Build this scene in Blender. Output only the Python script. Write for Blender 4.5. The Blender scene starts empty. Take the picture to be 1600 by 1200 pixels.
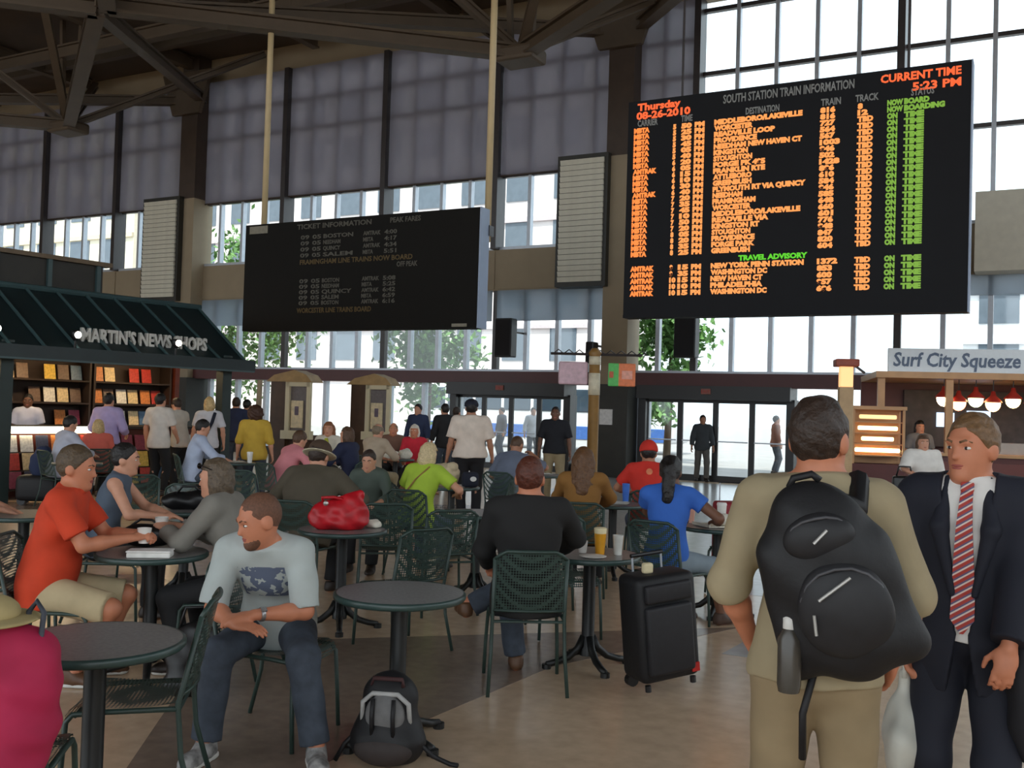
import bpy, bmesh, math, random
import numpy as np
from mathutils import Vector, Matrix

random.seed(7)
SC = bpy.context.scene
COL = SC.collection
PI = math.pi
R = math.radians

# ------------------------------------------------------------------ camera
FPX, CAM_H, PITCH, ROLL = 1550.0, 1.70, math.atan(38 / 1550.0), 0.030
cam_data = bpy.data.cameras.new('camera')
cam_data.sensor_width = 36.0
cam_data.lens = 36.0 * FPX / 1600.0
cam_data.clip_end = 400
cam = bpy.data.objects.new('camera', cam_data)
COL.objects.link(cam)
CAM_ROT = Matrix.Rotation(PI / 2 + PITCH, 3, 'X') @ Matrix.Rotation(ROLL, 3, 'Z')
cam.matrix_world = Matrix.Translation((0, 0, CAM_H)) @ CAM_ROT.to_4x4()
SC.camera = cam

# ------------------------------------------------------------------ world, sun, exposure
world = bpy.data.worlds.new('world')
SC.world = world
world.use_nodes = True
wb = world.node_tree.nodes['Background']
wb.inputs[0].default_value = (0.86, 0.94, 1.0, 1)
wb.inputs[1].default_value = 1.9
sun_d = bpy.data.lights.new('sun', 'SUN')
sun_d.energy = 5.0
sun_d.angle = R(1.0)
sun_d.color = (1.0, 0.95, 0.86)
sun = bpy.data.objects.new('sun', sun_d)
COL.objects.link(sun)
sun.rotation_euler = (R(27), 0, R(-14))
vs = SC.view_settings
vs.view_transform = 'Standard'
vs.look = 'None'
vs.gamma = 1.0
vs.use_curve_mapping = False
vs.exposure = 0.28
try:
    SC.cycles.max_bounces = 7
    SC.cycles.diffuse_bounces = 4
    SC.cycles.glossy_bounces = 3
    SC.cycles.transparent_max_bounces = 12
    SC.cycles.caustics_reflective = False
    SC.cycles.caustics_refractive = False
except Exception:
    pass


def at(px, py, Y):
    """world point at depth Y seen at pixel (px, py) of the 1600x1200 frame (layout survey only)"""
    v = CAM_ROT @ Vector(((px - 800) / FPX, -(py - 600) / FPX, -1.0))
    v = v * (Y / v.y)
    return Vector((v.x, v.y, v.z + CAM_H))


# ------------------------------------------------------------------ materials
MATS = {}


def lin(c):
    return tuple(((x / 255.0) / 12.92 if x <= 10 else (((x / 255.0) + 0.055) / 1.055) ** 2.4) for x in c)


def M(name, rgb=(128, 128, 128), rough=0.6, var=0.12, scale=14.0, metal=0.0, bump=0.0, spec=0.5, detail=3):
    """procedural surface: a noise-varied colour with optional fine relief"""
    if name in MATS:
        return MATS[name]
    m = bpy.data.materials.new(name)
    m.use_nodes = True
    nt = m.node_tree
    b = nt.nodes['Principled BSDF']
    tc = nt.nodes.new('ShaderNodeTexCoord')
    no = nt.nodes.new('ShaderNodeTexNoise')
    no.inputs['Scale'].default_value = scale
    no.inputs['Detail'].default_value = detail
    nt.links.new(tc.outputs['Object'], no.inputs['Vector'])
    cr = nt.nodes.new('ShaderNodeValToRGB')
    c = lin(rgb)
    cr.color_ramp.elements[0].position = 0.3
    cr.color_ramp.elements[1].position = 0.7
    cr.color_ramp.elements[0].color = tuple(x * (1 - var) for x in c) + (1,)
    cr.color_ramp.elements[1].color = tuple(min(1, x * (1 + var)) for x in c) + (1,)
    nt.links.new(no.outputs['Fac'], cr.inputs['Fac'])
    nt.links.new(cr.outputs['Color'], b.inputs['Base Color'])
    b.inputs['Roughness'].default_value = rough
    b.inputs['Metallic'].default_value = metal
    b.inputs['Specular IOR Level'].default_value = spec
    if bump:
        bp = nt.nodes.new('ShaderNodeBump')
        bp.inputs['Strength'].default_value = bump
        bp.inputs['Distance'].default_value = 0.02
        nt.links.new(no.outputs['Fac'], bp.inputs['Height'])
        nt.links.new(bp.outputs['Normal'], b.inputs['Normal'])
    MATS[name] = m
    return m


def EM(name, rgb, strength):
    if name in MATS:
        return MATS[name]
    m = bpy.data.materials.new(name)
    m.use_nodes = True
    nt = m.node_tree
    b = nt.nodes['Principled BSDF']
    c = lin(rgb)
    b.inputs['Base Color'].default_value = c + (1,)
    b.inputs['Emission Color'].default_value = c + (1,)
    b.inputs['Emission Strength'].default_value = strength
    MATS[name] = m
    return m


def GLASS(name, tint=(0.93, 0.96, 0.97), gloss=0.06):
    m = bpy.data.materials.new(name)
    m.use_nodes = True
    nt = m.node_tree
    nt.nodes.remove(nt.nodes['Principled BSDF'])
    out = nt.nodes['Material Output']
    tr = nt.nodes.new('ShaderNodeBsdfTransparent')
    tr.inputs[0].default_value = tint + (1,)
    gl = nt.nodes.new('ShaderNodeBsdfGlossy')
    gl.inputs['Roughness'].default_value = 0.05
    mx = nt.nodes.new('ShaderNodeMixShader')
    mx.inputs[0].default_value = gloss
    nt.links.new(tr.outputs[0], mx.inputs[1])
    nt.links.new(gl.outputs[0], mx.inputs[2])
    nt.links.new(mx.outputs[0], out.inputs[0])
    MATS[name] = m
    return m


def SHADE(name, rgb, trans, clear):
    """woven window-shade cloth: lets diffuse light through, and a little straight through its weave"""
    m = bpy.data.materials.new(name)
    m.use_nodes = True
    nt = m.node_tree
    nt.nodes.remove(nt.nodes['Principled BSDF'])
    out = nt.nodes['Material Output']
    c = lin(rgb) + (1,)
    tc = nt.nodes.new('ShaderNodeTexCoord')
    no = nt.nodes.new('ShaderNodeTexNoise')
    no.inputs['Scale'].default_value = 1.3
    nt.links.new(tc.outputs['Object'], no.inputs['Vector'])
    cr = nt.nodes.new('ShaderNodeValToRGB')
    cr.color_ramp.elements[0].color = tuple(x * 0.9 for x in c[:3]) + (1,)
    cr.color_ramp.elements[1].color = tuple(x * 1.1 for x in c[:3]) + (1,)
    nt.links.new(no.outputs['Fac'], cr.inputs['Fac'])
    df = nt.nodes.new('ShaderNodeBsdfDiffuse')
    tl = nt.nodes.new('ShaderNodeBsdfTranslucent')
    nt.links.new(cr.outputs[0], df.inputs[0])
    nt.links.new(cr.outputs[0], tl.inputs[0])
    m1 = nt.nodes.new('ShaderNodeMixShader')
    m1.inputs[0].default_value = trans
    nt.links.new(df.outputs[0], m1.inputs[1])
    nt.links.new(tl.outputs[0], m1.inputs[2])
    tr = nt.nodes.new('ShaderNodeBsdfTransparent')
    m2 = nt.nodes.new('ShaderNodeMixShader')
    m2.inputs[0].default_value = clear
    nt.links.new(m1.outputs[0], m2.inputs[1])
    nt.links.new(tr.outputs[0], m2.inputs[2])
    nt.links.new(m2.outputs[0], out.inputs[0])
    MATS[name] = m
    return m


def PERF(name, rgb, open_share=0.35, scale=62.0):
    """perforated sheet steel: round holes punched through the painted metal"""
    m = M(name, rgb, 0.42, 0.1, 30)
    nt = m.node_tree
    b = nt.nodes['Principled BSDF']
    out = nt.nodes['Material Output']
    tc = nt.nodes.new('ShaderNodeTexCoord')
    vo = nt.nodes.new('ShaderNodeTexVoronoi')
    vo.inputs['Scale'].default_value = scale
    vo.inputs['Randomness'].default_value = 0.0
    nt.links.new(tc.outputs['Object'], vo.inputs['Vector'])
    lt = nt.nodes.new('ShaderNodeMath')
    lt.operation = 'LESS_THAN'
    lt.inputs[1].default_value = open_share
    nt.links.new(vo.outputs['Distance'], lt.inputs[0])
    tr = nt.nodes.new('ShaderNodeBsdfTransparent')
    mx = nt.nodes.new('ShaderNodeMixShader')
    nt.links.new(lt.outputs[0], mx.inputs[0])
    nt.links.new(b.outputs[0], mx.inputs[1])
    nt.links.new(tr.outputs[0], mx.inputs[2])
    nt.links.new(mx.outputs[0], out.inputs[0])
    return m


def STRIPES(name, cols, scale, axis_rot, rough=0.6):
    """woven diagonal stripes, for ties and striped cloth"""
    m = bpy.data.materials.new(name)
    m.use_nodes = True
    nt = m.node_tree
    b = nt.nodes['Principled BSDF']
    b.inputs['Roughness'].default_value = rough
    tc = nt.nodes.new('ShaderNodeTexCoord')
    mp = nt.nodes.new('ShaderNodeMapping')
    mp.inputs['Rotation'].default_value = axis_rot
    wv = nt.nodes.new('ShaderNodeTexWave')
    wv.wave_profile = 'SAW'
    wv.inputs['Scale'].default_value = scale
    cr = nt.nodes.new('ShaderNodeValToRGB')
    cr.color_ramp.interpolation = 'CONSTANT'
    el = cr.color_ramp.elements
    while len(el) < len(cols):
        el.new(0.5)
    for i, c in enumerate(cols):
        el[i].position = i / len(cols)
        el[i].color = lin(c) + (1,)
    nt.links.new(tc.outputs['Object'], mp.inputs['Vector'])
    nt.links.new(mp.outputs['Vector'], wv.inputs['Vector'])
    nt.links.new(wv.outputs['Fac'], cr.inputs['Fac'])
    nt.links.new(cr.outputs[0], b.inputs['Base Color'])
    MATS[name] = m
    return m


# ------------------------------------------------------------------ objects
def link(o, parent=None):
    COL.objects.link(o)
    if parent is not None:
        o.parent = parent
    return o


def tag(o, label=None, cat=None, group=None, kind=None):
    if label:
        o['label'] = label
    if cat:
        o['category'] = cat
    if group:
        o['group'] = group
    if kind:
        o['kind'] = kind
    return o


def empty(name, loc=(0, 0, 0), rz=0.0, label=None, cat=None, group=None, kind=None, parent=None):
    o = bpy.data.objects.new(name, None)
    o.empty_display_size = 0.1
    link(o, parent)
    o.location = loc
    o.rotation_euler = (0, 0, rz)
    return tag(o, label, cat, group, kind)


def copy_tree(o, parent=None):
    c = o.copy()
    link(c, parent)
    for ch in list(o.children):
        k = copy_tree(ch, c)
        k.matrix_parent_inverse = ch.matrix_parent_inverse.copy()
    return c


class MB:
    """collects shapes, then links them as one mesh object"""

    def __init__(self):
        self.v, self.f = [], []

    def add(self, vs_, fs_):
        n = len(self.v)
        self.v += [tuple(p) for p in vs_]
        self.f += [tuple(i + n for i in f) for f in fs_]
        return self

    def box(self, c, s, rot=None):
        hx, hy, hz = s[0] / 2, s[1] / 2, s[2] / 2
        pts = [Vector((x, y, z)) for x in (-hx, hx) for y in (-hy, hy) for z in (-hz, hz)]
        if rot is not None:
            pts = [rot @ p for p in pts]
        c = Vector(c)
        return self.add([p + c for p in pts],
                        [(0, 1, 3, 2), (4, 6, 7, 5), (0, 4, 5, 1), (2, 3, 7, 6), (0, 2, 6, 4), (1, 5, 7, 3)])

    def bb(self, x0, x1, y0, y1, z0, z1):
        return self.box(((x0 + x1) / 2, (y0 + y1) / 2, (z0 + z1) / 2), (abs(x1 - x0), abs(y1 - y0), abs(z1 - z0)))

    def rbox(self, c, s, r=0.02, seg=2, rot=None):
        """box with rounded edges"""
        bm = bmesh.new()
        bmesh.ops.create_cube(bm, size=1.0)
        for v in bm.verts:
            v.co = Vector((v.co.x * s[0], v.co.y * s[1], v.co.z * s[2]))
        bmesh.ops.bevel(bm, geom=bm.edges[:], offset=r, segments=seg, affect='EDGES', profile=0.5)
        bm.verts.index_update()
        c = Vector(c)
        pts = [((rot @ v.co) if rot is not None else v.co.copy()) + c for v in bm.verts]
        fs_ = [[v.index for v in f.verts] for f in bm.faces]
        bm.free()
        return self.add(pts, fs_)

    def tube(self, pts, r, seg=8, cap=True, closed=False):
        pts = [Vector(p) for p in pts]
        n = len(pts)
        rr = r if isinstance(r, (list, tuple)) else [r] * n
        rings = []
        up = None
        for i, p in enumerate(pts):
            if closed:
                t = (pts[(i + 1) % n] - pts[i - 1])
            else:
                t = pts[min(i + 1, n - 1)] - pts[max(i - 1, 0)]
            t.normalize()
            if up is None:
                a = Vector((0, 0, 1)) if abs(t.z) < 0.9 else Vector((1, 0, 0))
                up = (a - t * a.dot(t)).normalized()
            else:
                up = (up - t * up.dot(t))
                up.normalize()
            sd = t.cross(up)
            rings.append([p + (up * math.cos(2 * PI * k / seg) + sd * math.sin(2 * PI * k / seg)) * rr[i] for k in range(seg)])
        vs_ = [q for ring in rings for q in ring]
        fs_ = []
        m = n if closed else n - 1
        for i in range(m):
            j = (i + 1) % n
            for k in range(seg):
                k2 = (k + 1) % seg
                fs_.append((i * seg + k, i * seg + k2, j * seg + k2, j * seg + k))
        if cap and not closed:
            fs_.append(tuple(range(seg - 1, -1, -1)))
            fs_.append(tuple((n - 1) * seg + k for k in range(seg)))
        return self.add(vs_, fs_)

    def lathe(self, prof, c=(0, 0, 0), seg=20):
        vs_, fs_ = [], []
        for (r, z) in prof:
            for k in range(seg):
                a = 2 * PI * k / seg
                vs_.append((c[0] + r * math.cos(a), c[1] + r * math.sin(a), c[2] + z))
        for i in range(len(prof) - 1):
            for k in range(seg):
                k2 = (k + 1) % seg
                fs_.append((i * seg + k, i * seg + k2, (i + 1) * seg + k2, (i + 1) * seg + k))
        fs_.append(tuple(range(seg - 1, -1, -1)))
        fs_.append(tuple((len(prof) - 1) * seg + k for k in range(seg)))
        return self.add(vs_, fs_)

    def ell(self, c, r, nu=16, nv=10, rot=None):
        vs_, fs_ = [], []
        c = Vector(c)
        for i in range(nv + 1):
            th = PI * i / nv
            for k in range(nu):
                a = 2 * PI * k / nu
                p = Vector((r[0] * math.sin(th) * math.cos(a), r[1] * math.sin(th) * math.sin(a), r[2] * math.cos(th)))
                if rot is not None:
                    p = rot @ p
                vs_.append(p + c)
        for i in range(nv):
            for k in range(nu):
                k2 = (k + 1) % nu
                fs_.append((i * nu + k, (i + 1) * nu + k, (i + 1) * nu + k2, i * nu + k2))
        return self.add(vs_, fs_)

    def prism(self, poly, axis, a, b):
        """extrude a 2-D polygon; axis 'z','y','x' gives the extrusion axis"""
        def pt(u, v, w):
            return {'z': (u, v, w), 'y': (u, w, v), 'x': (w, u, v)}[axis]
        n = len(poly)
        vs_ = [pt(u, v, a) for u, v in poly] + [pt(u, v, b) for u, v in poly]
        fs_ = [tuple(range(n)), tuple(range(2 * n - 1, n - 1, -1))]
        for i in range(n):
            j = (i + 1) % n
            fs_.append((i, j, n + j, n + i))
        return self.add(vs_, fs_)

    def mesh(self, name):
        me = bpy.data.meshes.new(name)
        me.from_pydata(self.v, [], self.f)
        bm = bmesh.new()
        bm.from_mesh(me)
        bmesh.ops.recalc_face_normals(bm, faces=bm.faces[:])
        bm.to_mesh(me)
        bm.free()
        me.update()
        return me

    def build(self, name, mat, parent=None, loc=(0, 0, 0), rz=0.0, smooth=False):
        me = self.mesh(name)
        me.materials.append(mat)
        if smooth:
            me.polygons.foreach_set('use_smooth', [True] * len(me.polygons))
        o = bpy.data.objects.new(name, me)
        link(o, parent)
        o.location = loc
        o.rotation_euler = (0, 0, rz)
        return o


def smooth_angle(o, ang=40):
    """round shapes read round, edges stay crisp"""
    me = o.data
    me.polygons.foreach_set('use_smooth', [True] * len(me.polygons))
    try:
        me.set_sharp_from_angle(angle=R(ang))
    except Exception:
        pass
    return o


def text_mesh(name, s, size, mat, parent=None, loc=(0, 0, 0), rot=(PI / 2, 0, 0), align='LEFT', ext=0.004, bold=0.0, width=None, spacing=1.0, line=1.0, shear=0.0):
    cu = bpy.data.curves.new(name, 'FONT')
    cu.body = s
    cu.size = size
    cu.align_x = align
    cu.extrude = ext
    cu.offset = bold
    cu.resolution_u = 2
    cu.space_character = spacing
    cu.space_line = line
    cu.shear = shear
    tmp = bpy.data.objects.new(name, cu)
    COL.objects.link(tmp)
    dg = bpy.context.evaluated_depsgraph_get()
    me = bpy.data.meshes.new_from_object(tmp.evaluated_get(dg))
    bpy.data.objects.remove(tmp)
    bpy.data.curves.remove(cu)
    me.materials.clear()
    me.materials.append(mat)
    if width:
        xs = [v.co.x for v in me.vertices]
        w = max(xs) - min(xs)
        x0 = min(xs)
        for v in me.vertices:
            v.co.x = (v.co.x - x0) * width / w
    o = bpy.data.objects.new(name, me)
    link(o, parent)
    o.location = loc
    o.rotation_euler = rot
    return o


# ------------------------------------------------------------------ implicit-surface mesher (for bodies, clothes, soft bags)
def V3(*a):
    return np.array(a, dtype=np.float64)


def unit(v):
    return v / (np.linalg.norm(v) + 1e-9)


def rc(a, b, ra, rb, k=0.03, cut=None, sub=False):
    return dict(t='rc', a=np.asarray(a, float), b=np.asarray(b, float), ra=ra, rb=rb, k=k, cut=cut or [], sub=sub)


def el(c, ax, r, k=0.04, cut=None, sub=False):
    return dict(t='el', c=np.asarray(c, float), ax=np.asarray(ax, float), r=np.asarray(r, float), k=k, cut=cut or [], sub=sub)


EYE3 = np.eye(3)


def prim_bounds(p):
    if p['t'] == 'rc':
        lo = np.minimum(p['a'] - p['ra'], p['b'] - p['rb'])
        hi = np.maximum(p['a'] + p['ra'], p['b'] + p['rb'])
    else:
        e = np.abs(p['ax']) @ p['r']
        lo, hi = p['c'] - e, p['c'] + e
    return lo, hi


def prim_eval(p, X, Y, Z):
    if p['t'] == 'rc':
        a, ba = p['a'], p['b'] - p['a']
        l2 = float(ba @ ba) + 1e-12
        dx, dy, dz = X - a[0], Y - a[1], Z - a[2]
        t = np.clip((dx * ba[0] + dy * ba[1] + dz * ba[2]) / l2, 0, 1)
        d = np.sqrt((dx - t * ba[0]) ** 2 + (dy - t * ba[1]) ** 2 + (dz - t * ba[2]) ** 2) - (p['ra'] + (p['rb'] - p['ra']) * t)
    else:
        c, ax, r = p['c'], p['ax'], p['r']
        dx, dy, dz = X - c[0], Y - c[1], Z - c[2]
        q = [dx * ax[0, i] + dy * ax[1, i] + dz * ax[2, i] for i in range(3)]
        k0 = np.sqrt(sum((q[i] / r[i]) ** 2 for i in range(3)))
        k1 = np.sqrt(sum((q[i] / r[i] ** 2) ** 2 for i in range(3))) + 1e-9
        d = k0 * (k0 - 1.0) / k1
    for (n, c) in p['cut']:
        d = np.maximum(d, (X - c[0]) * n[0] + (Y - c[1]) * n[1] + (Z - c[2]) * n[2])
    return d


def sdf_mesh(name, prims, h, cuts=(), noise=0.0, nscale=22.0, carve=None):
    lo = np.min([prim_bounds(p)[0] for p in prims if not p['sub']], axis=0) - 3 * h
    hi = np.max([prim_bounds(p)[1] for p in prims if not p['sub']], axis=0) + 3 * h
    n = np.ceil((hi - lo) / h).astype(int) + 1
    xs, ys, zs = [(lo[i] + h * np.arange(n[i])).astype(np.float32) for i in range(3)]
    D = np.full(tuple(n), 0.5, np.float32)
    for p in prims:
        a, b = prim_bounds(p)
        mgn = p['k'] + 2.5 * h
        i0 = np.maximum(((a - mgn - lo) / h).astype(int), 0)
        i1 = np.minimum(((b + mgn - lo) / h).astype(int) + 2, n)
        if np.any(i1 <= i0):
            continue
        sl = tuple(slice(i0[i], i1[i]) for i in range(3))
        d = prim_eval(p, xs[sl[0]][:, None, None], ys[sl[1]][None, :, None], zs[sl[2]][None, None, :]).astype(np.float32)
        S = D[sl]
        k = p['k']
        if p['sub']:
            d = -d
            hh = np.maximum(k - np.abs(S - d), 0) / k
            D[sl] = np.maximum(S, d) + hh * hh * k * 0.25
        else:
            hh = np.maximum(k - np.abs(S - d), 0) / k
            D[sl] = np.minimum(S, d) - hh * hh * k * 0.25
    X, Y, Z = xs[:, None, None], ys[None, :, None], zs[None, None, :]
    if noise:
        D += noise * (np.sin(X * nscale + 1.3 * np.sin(Z * nscale * 0.7)) * np.sin(Y * nscale * 0.9 + Z * nscale * 0.6 + 0.7)
                      + 0.6 * np.sin(Z * nscale * 1.6 + X * nscale * 0.9 - Y * nscale * 0.8)).astype(np.float32)
    for (nn, c) in cuts:
        D = np.maximum(D, ((X - c[0]) * nn[0] + (Y - c[1]) * nn[1] + (Z - c[2]) * nn[2]).astype(np.float32))
    if carve is not None:
        D = np.maximum(D, carve(X, Y, Z).astype(np.float32))
    s = D < 0
    # surface nets
    c8 = [s[i:n[0] - 1 + i, j:n[1] - 1 + j, k:n[2] - 1 + k] for i in (0, 1) for j in (0, 1) for k in (0, 1)]
    allin = c8[0].copy()
    anyin = c8[0].copy()
    for q in c8[1:]:
        allin &= q
        anyin |= q
    act = anyin & ~allin
    ci = np.argwhere(act)
    idx = np.full(act.shape, -1, np.int64)
    idx[act] = np.arange(len(ci))
    acc = np.zeros((len(ci), 3))
    cnt = np.zeros(len(ci))
    corners = [(i, j, k) for i in (0, 1) for j in (0, 1) for k in (0, 1)]
    vals = {c: D[ci[:, 0] + c[0], ci[:, 1] + c[1], ci[:, 2] + c[2]] for c in corners}
    for a in corners:
        for axn in range(3):
            if a[axn] == 1:
                continue
            b = list(a)
            b[axn] = 1
            va, vb = vals[a], vals[tuple(b)]
            m = (va < 0) != (vb < 0)
            t = va[m] / (va[m] - vb[m])
            pos = np.tile(np.array(a, float), (m.sum(), 1))
            pos[:, axn] = t
            acc[m] += pos
            cnt[m] += 1
    verts = lo + h * (ci + acc / np.maximum(cnt, 1)[:, None])
    faces = []
    for axn in range(3):
        s0 = [slice(None)] * 3
        s1 = [slice(None)] * 3
        s0[axn] = slice(0, n[axn] - 1)
        s1[axn] = slice(1, n[axn])
        A, B = s[tuple(s0)], s[tuple(s1)]
        e = np.argwhere(A != B)
        if len(e) == 0:
            continue
        u, v = (axn + 1) % 3, (axn + 2) % 3
        ok = (e[:, u] > 0) & (e[:, v] > 0) & (e[:, u] < n[u] - 1) & (e[:, v] < n[v] - 1)
        e = e[ok]
        inside = A[e[:, 0], e[:, 1], e[:, 2]]
        quad = []
        for (du, dv) in ((-1, -1), (0, -1), (0, 0), (-1, 0)):
            c = e.copy()
            c[:, u] += du
            c[:, v] += dv
            quad.append(idx[c[:, 0], c[:, 1], c[:, 2]])
        quad = np.stack(quad, 1)
        quad[~inside] = quad[~inside][:, ::-1]
        faces.append(quad)
    faces = np.concatenate(faces, 0)
    faces = faces[(faces >= 0).all(1)]
    me = bpy.data.meshes.new(name)
    me.vertices.add(len(verts))
    me.vertices.foreach_set('co', verts.astype(np.float32).ravel())
    me.loops.add(len(faces) * 4)
    me.loops.foreach_set('vertex_index', faces.astype(np.int32).ravel())
    me.polygons.add(len(faces))
    me.polygons.foreach_set('loop_start', (np.arange(len(faces)) * 4).astype(np.int32))
    me.polygons.foreach_set('loop_total', np.full(len(faces), 4, np.int32))
    me.polygons.foreach_set('use_smooth', np.ones(len(faces), bool))
    me.update(calc_edges=True)
    return me


def sdf_obj(name, prims, h, mat, parent=None, loc=(0, 0, 0), rz=0.0, **kw):
    me = sdf_mesh(name, prims, h, **kw)
    me.materials.append(mat)
    o = bpy.data.objects.new(name, me)
    link(o, parent)
    o.location = loc
    o.rotation_euler = (0, 0, rz)
    return o

# ================================================================== THE HALL
# building frame: x along the window wall, y outward through it, z up
BO = Vector((3.35, 26.0, 0.0))
BRZ = math.atan2(-0.471, 0.882)
BROT = Matrix.Rotation(BRZ, 3, 'Z')


def B(x, y, z=0.0):
    return BO + BROT @ Vector((x, y, z))


def bpart(mb, name, mat, parent=None, kind=None, label=None, cat=None, group=None, smooth=False):
    o = mb.build(name, mat, parent, smooth=smooth)
    if parent is None:
        o.location = BO
        o.rotation_euler = (0, 0, BRZ)
    return tag(o, label, cat, group, kind)


def broot(name, label=None, cat=None, group=None, kind=None):
    return empty(name, BO, BRZ, label, cat, group, kind)


m_tan = M('tan_panel', (152, 136, 112), 0.7, 0.05, 2)
m_brown = M('dark_brown', (66, 52, 42), 0.6, 0.1, 3)
m_ceil = M('ceiling_brown', (74, 60, 48), 0.85, 0.2, 0.6)
m_beam = M('beam_tan', (84, 70, 55), 0.6, 0.1, 2)
m_maroon = M('maroon_band', (84, 40, 40), 0.45, 0.08, 3)
m_black = M('black_frame', (26, 25, 27), 0.4, 0.1, 6)
m_alu = M('pale_aluminium', (190, 196, 205), 0.35, 0.05, 8, metal=0.3)
m_dkalu = M('dark_bronze', (58, 52, 52), 0.4, 0.08, 8)
m_glass = GLASS('window_glass', (0.93, 0.97, 0.98), 0.05)
m_shade = SHADE('shade_cloth', (150, 144, 152), 0.55, 0.12)
m_shade2 = SHADE('shade_cloth_pale', (170, 180, 190), 0.6, 0.15)
m_louvre = M('louvre_cream', (206, 202, 186), 0.55, 0.05, 6)
m_clad = M('dark_cladding', (44, 42, 36), 0.5, 0.15, 4)

# floor: beige terrazzo, with darker inlaid bands laid on the building's diagonal
m_floor = M('terrazzo_beige', (214, 186, 156), 0.22, 0.10, 9, spec=0.5, detail=8)
m_inlay = M('terrazzo_umber', (142, 123, 108), 0.24, 0.12, 11, spec=0.5, detail=8)
m_pale = M('terrazzo_grey', (176, 172, 168), 0.22, 0.1, 9, spec=0.5, detail=8)
fl = MB().bb(-45, 26, -40, 0.25, -0.3, 0.0)
floor = bpart(fl, 'floor', m_floor, kind='structure', label='polished beige terrazzo concourse floor')


def inlay(poly, mat, name='inlay'):
    """poly in world xy; a thin terrazzo panel set in the floor"""
    mb = MB()
    pts = [BROT.transposed() @ (Vector((x, y, 0)) - BO) for x, y in poly]
    mb.prism([(p.x, p.y) for p in pts], 'z', -0.05, 0.0015)
    o = mb.build(name, mat, floor)
    return o


# umber panels between the tables, edges at 45 degrees to the wall
inlay([(-1.7, 4.50), (-1.95, 6.3), (-1.4, 7.15), (1.9, 8.0), (0.33, 6.62), (-0.79, 4.79), (-1.35, 3.6), (-1.6, 3.6)], m_inlay)
inlay([(-9, 9.6), (0.2, 12.0), (0.3, 13.4), (-10, 10.9)], m_inlay)
inlay([(-8.0, 7.0), (-2.4, 8.4), (-3.4, 9.6), (-9.5, 8.1)], m_inlay)
inlay([(-12, 13), (-0.5, 16.0), (-0.6, 17.3), (-12.5, 14.4)], m_inlay)
inlay([(1.55, 7.1), (2.3, 6.7), (3.1, 7.6), (2.3, 8.3)], m_pale)
inlay([(2.2, 9.5), (6.5, 7.5), (13, 14), (12, 20.6), (4.5, 24.6), (2.0, 26), (0.6, 20)], m_pale)

# ceiling
cm = MB().bb(-45, 26, -40, 0.4, 13.2, 13.6)
bpart(cm, 'ceiling', m_ceil, kind='structure', label='dark brown roof deck over the concourse')
# roof trusses: lower nodes in front of the columns, joined by diagonal chords
XCOL = (-31.6, -16.08, -0.53, 15.0)


def beam(a, b, w=0.34, h=0.34, name='trim_1', mat=None, parent=None):
    a, b = Vector(a), Vector(b)
    t = (b - a)
    L = t.length
    t.normalize()
    s = t.cross(Vector((0, 0, 1)))
    s.normalize()
    u = s.cross(t)
    rot = Matrix((s, t, u)).transposed()
    # an I section: two flanges and a web
    mb = MB()
    c = (a + b) / 2
    mb.box(c + u * (h / 2 - 0.03), (w, L, 0.06), rot)
    mb.box(c - u * (h / 2 - 0.03), (w, L, 0.06), rot)
    mb.box(c, (w * 0.45, L, h - 0.08), rot)
    return bpart(mb, name, mat or m_beam, parent)


for i, xc in enumerate(XCOL):
    tr = broot('trim_%d' % (i + 1), 'tan steel roof truss over the concourse', kind='structure')
    nx = xc - 0.9
    N = (nx, -4.5, 9.9)
    for sgn in (-1, 1):
        J = (xc + sgn * 7.6, -10.4, 9.9)
        beam(N, J, name='chord', parent=tr)
        beam((xc + sgn * 0.3, -0.3, 11.8), J, 0.3, 0.3, name='strut', parent=tr)
        beam(N, (nx + sgn * 4.0, -0.4, 12.9), 0.2, 0.2, name='strut', parent=tr)
        beam(N, (nx + sgn * 3.2, -8.2, 13.2), 0.2, 0.2, name='strut', parent=tr)
        beam((nx + sgn * 0.25, -4.5, 9.95), (nx + sgn * 0.45, -4.5, 13.2), 0.12, 0.12, name='hanger', parent=tr)
        J2 = (xc + sgn * 7.6, -10.4, 13.2)
        beam(J, (xc + sgn * 7.6 + 0.01, -10.4, 13.2), 0.25, 0.25, name='hanger', parent=tr)
        beam(J, (xc + sgn * 1.2, -16.3, 9.9), name='chord', parent=tr)
    bpart(MB().rbox((nx, -4.5, 9.82), (1.0, 0.8, 0.34), 0.08), 'node', m_beam, tr)
    for yy in (-4.5,):
        beam((xc - 7.77, yy, 12.2), (xc + 7.77, yy, 12.2), 0.3, 0.4, name='chord', parent=tr)
    for yy in (-2.2, -8.0, -12.5, -17):
        beam((xc - 7.77, yy, 13.0), (xc + 7.77, yy, 13.0), 0.25, 0.35, name='purlin', parent=tr)
    for xx in (-5.2, 0, 5.2):
        beam((xc + xx, -0.4, 12.95), (xc + xx, -22, 12.95), 0.25, 0.4, name='rafter', parent=tr)
    # big gusset plates where the struts meet the column
    bpart(MB().prism([(xc - 0.6, 11.2), (xc + 0.6, 11.2), (xc + 1.1, 12.6), (xc - 1.1, 12.6)], 'y', -0.75, -0.6), 'gusset', m_beam, tr)

# the window wall ---------------------------------------------------
wb_ = MB()
wb_.bb(-45, 26, 0.0, 0.35, 5.02, 6.18)
wb_.bb(-45, 26, 0.0, 0.35, 12.4, 13.2)
wall_back = bpart(wb_, 'wall_back', m_tan, kind='structure', label='window wall of the concourse with tan spandrel band')
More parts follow.
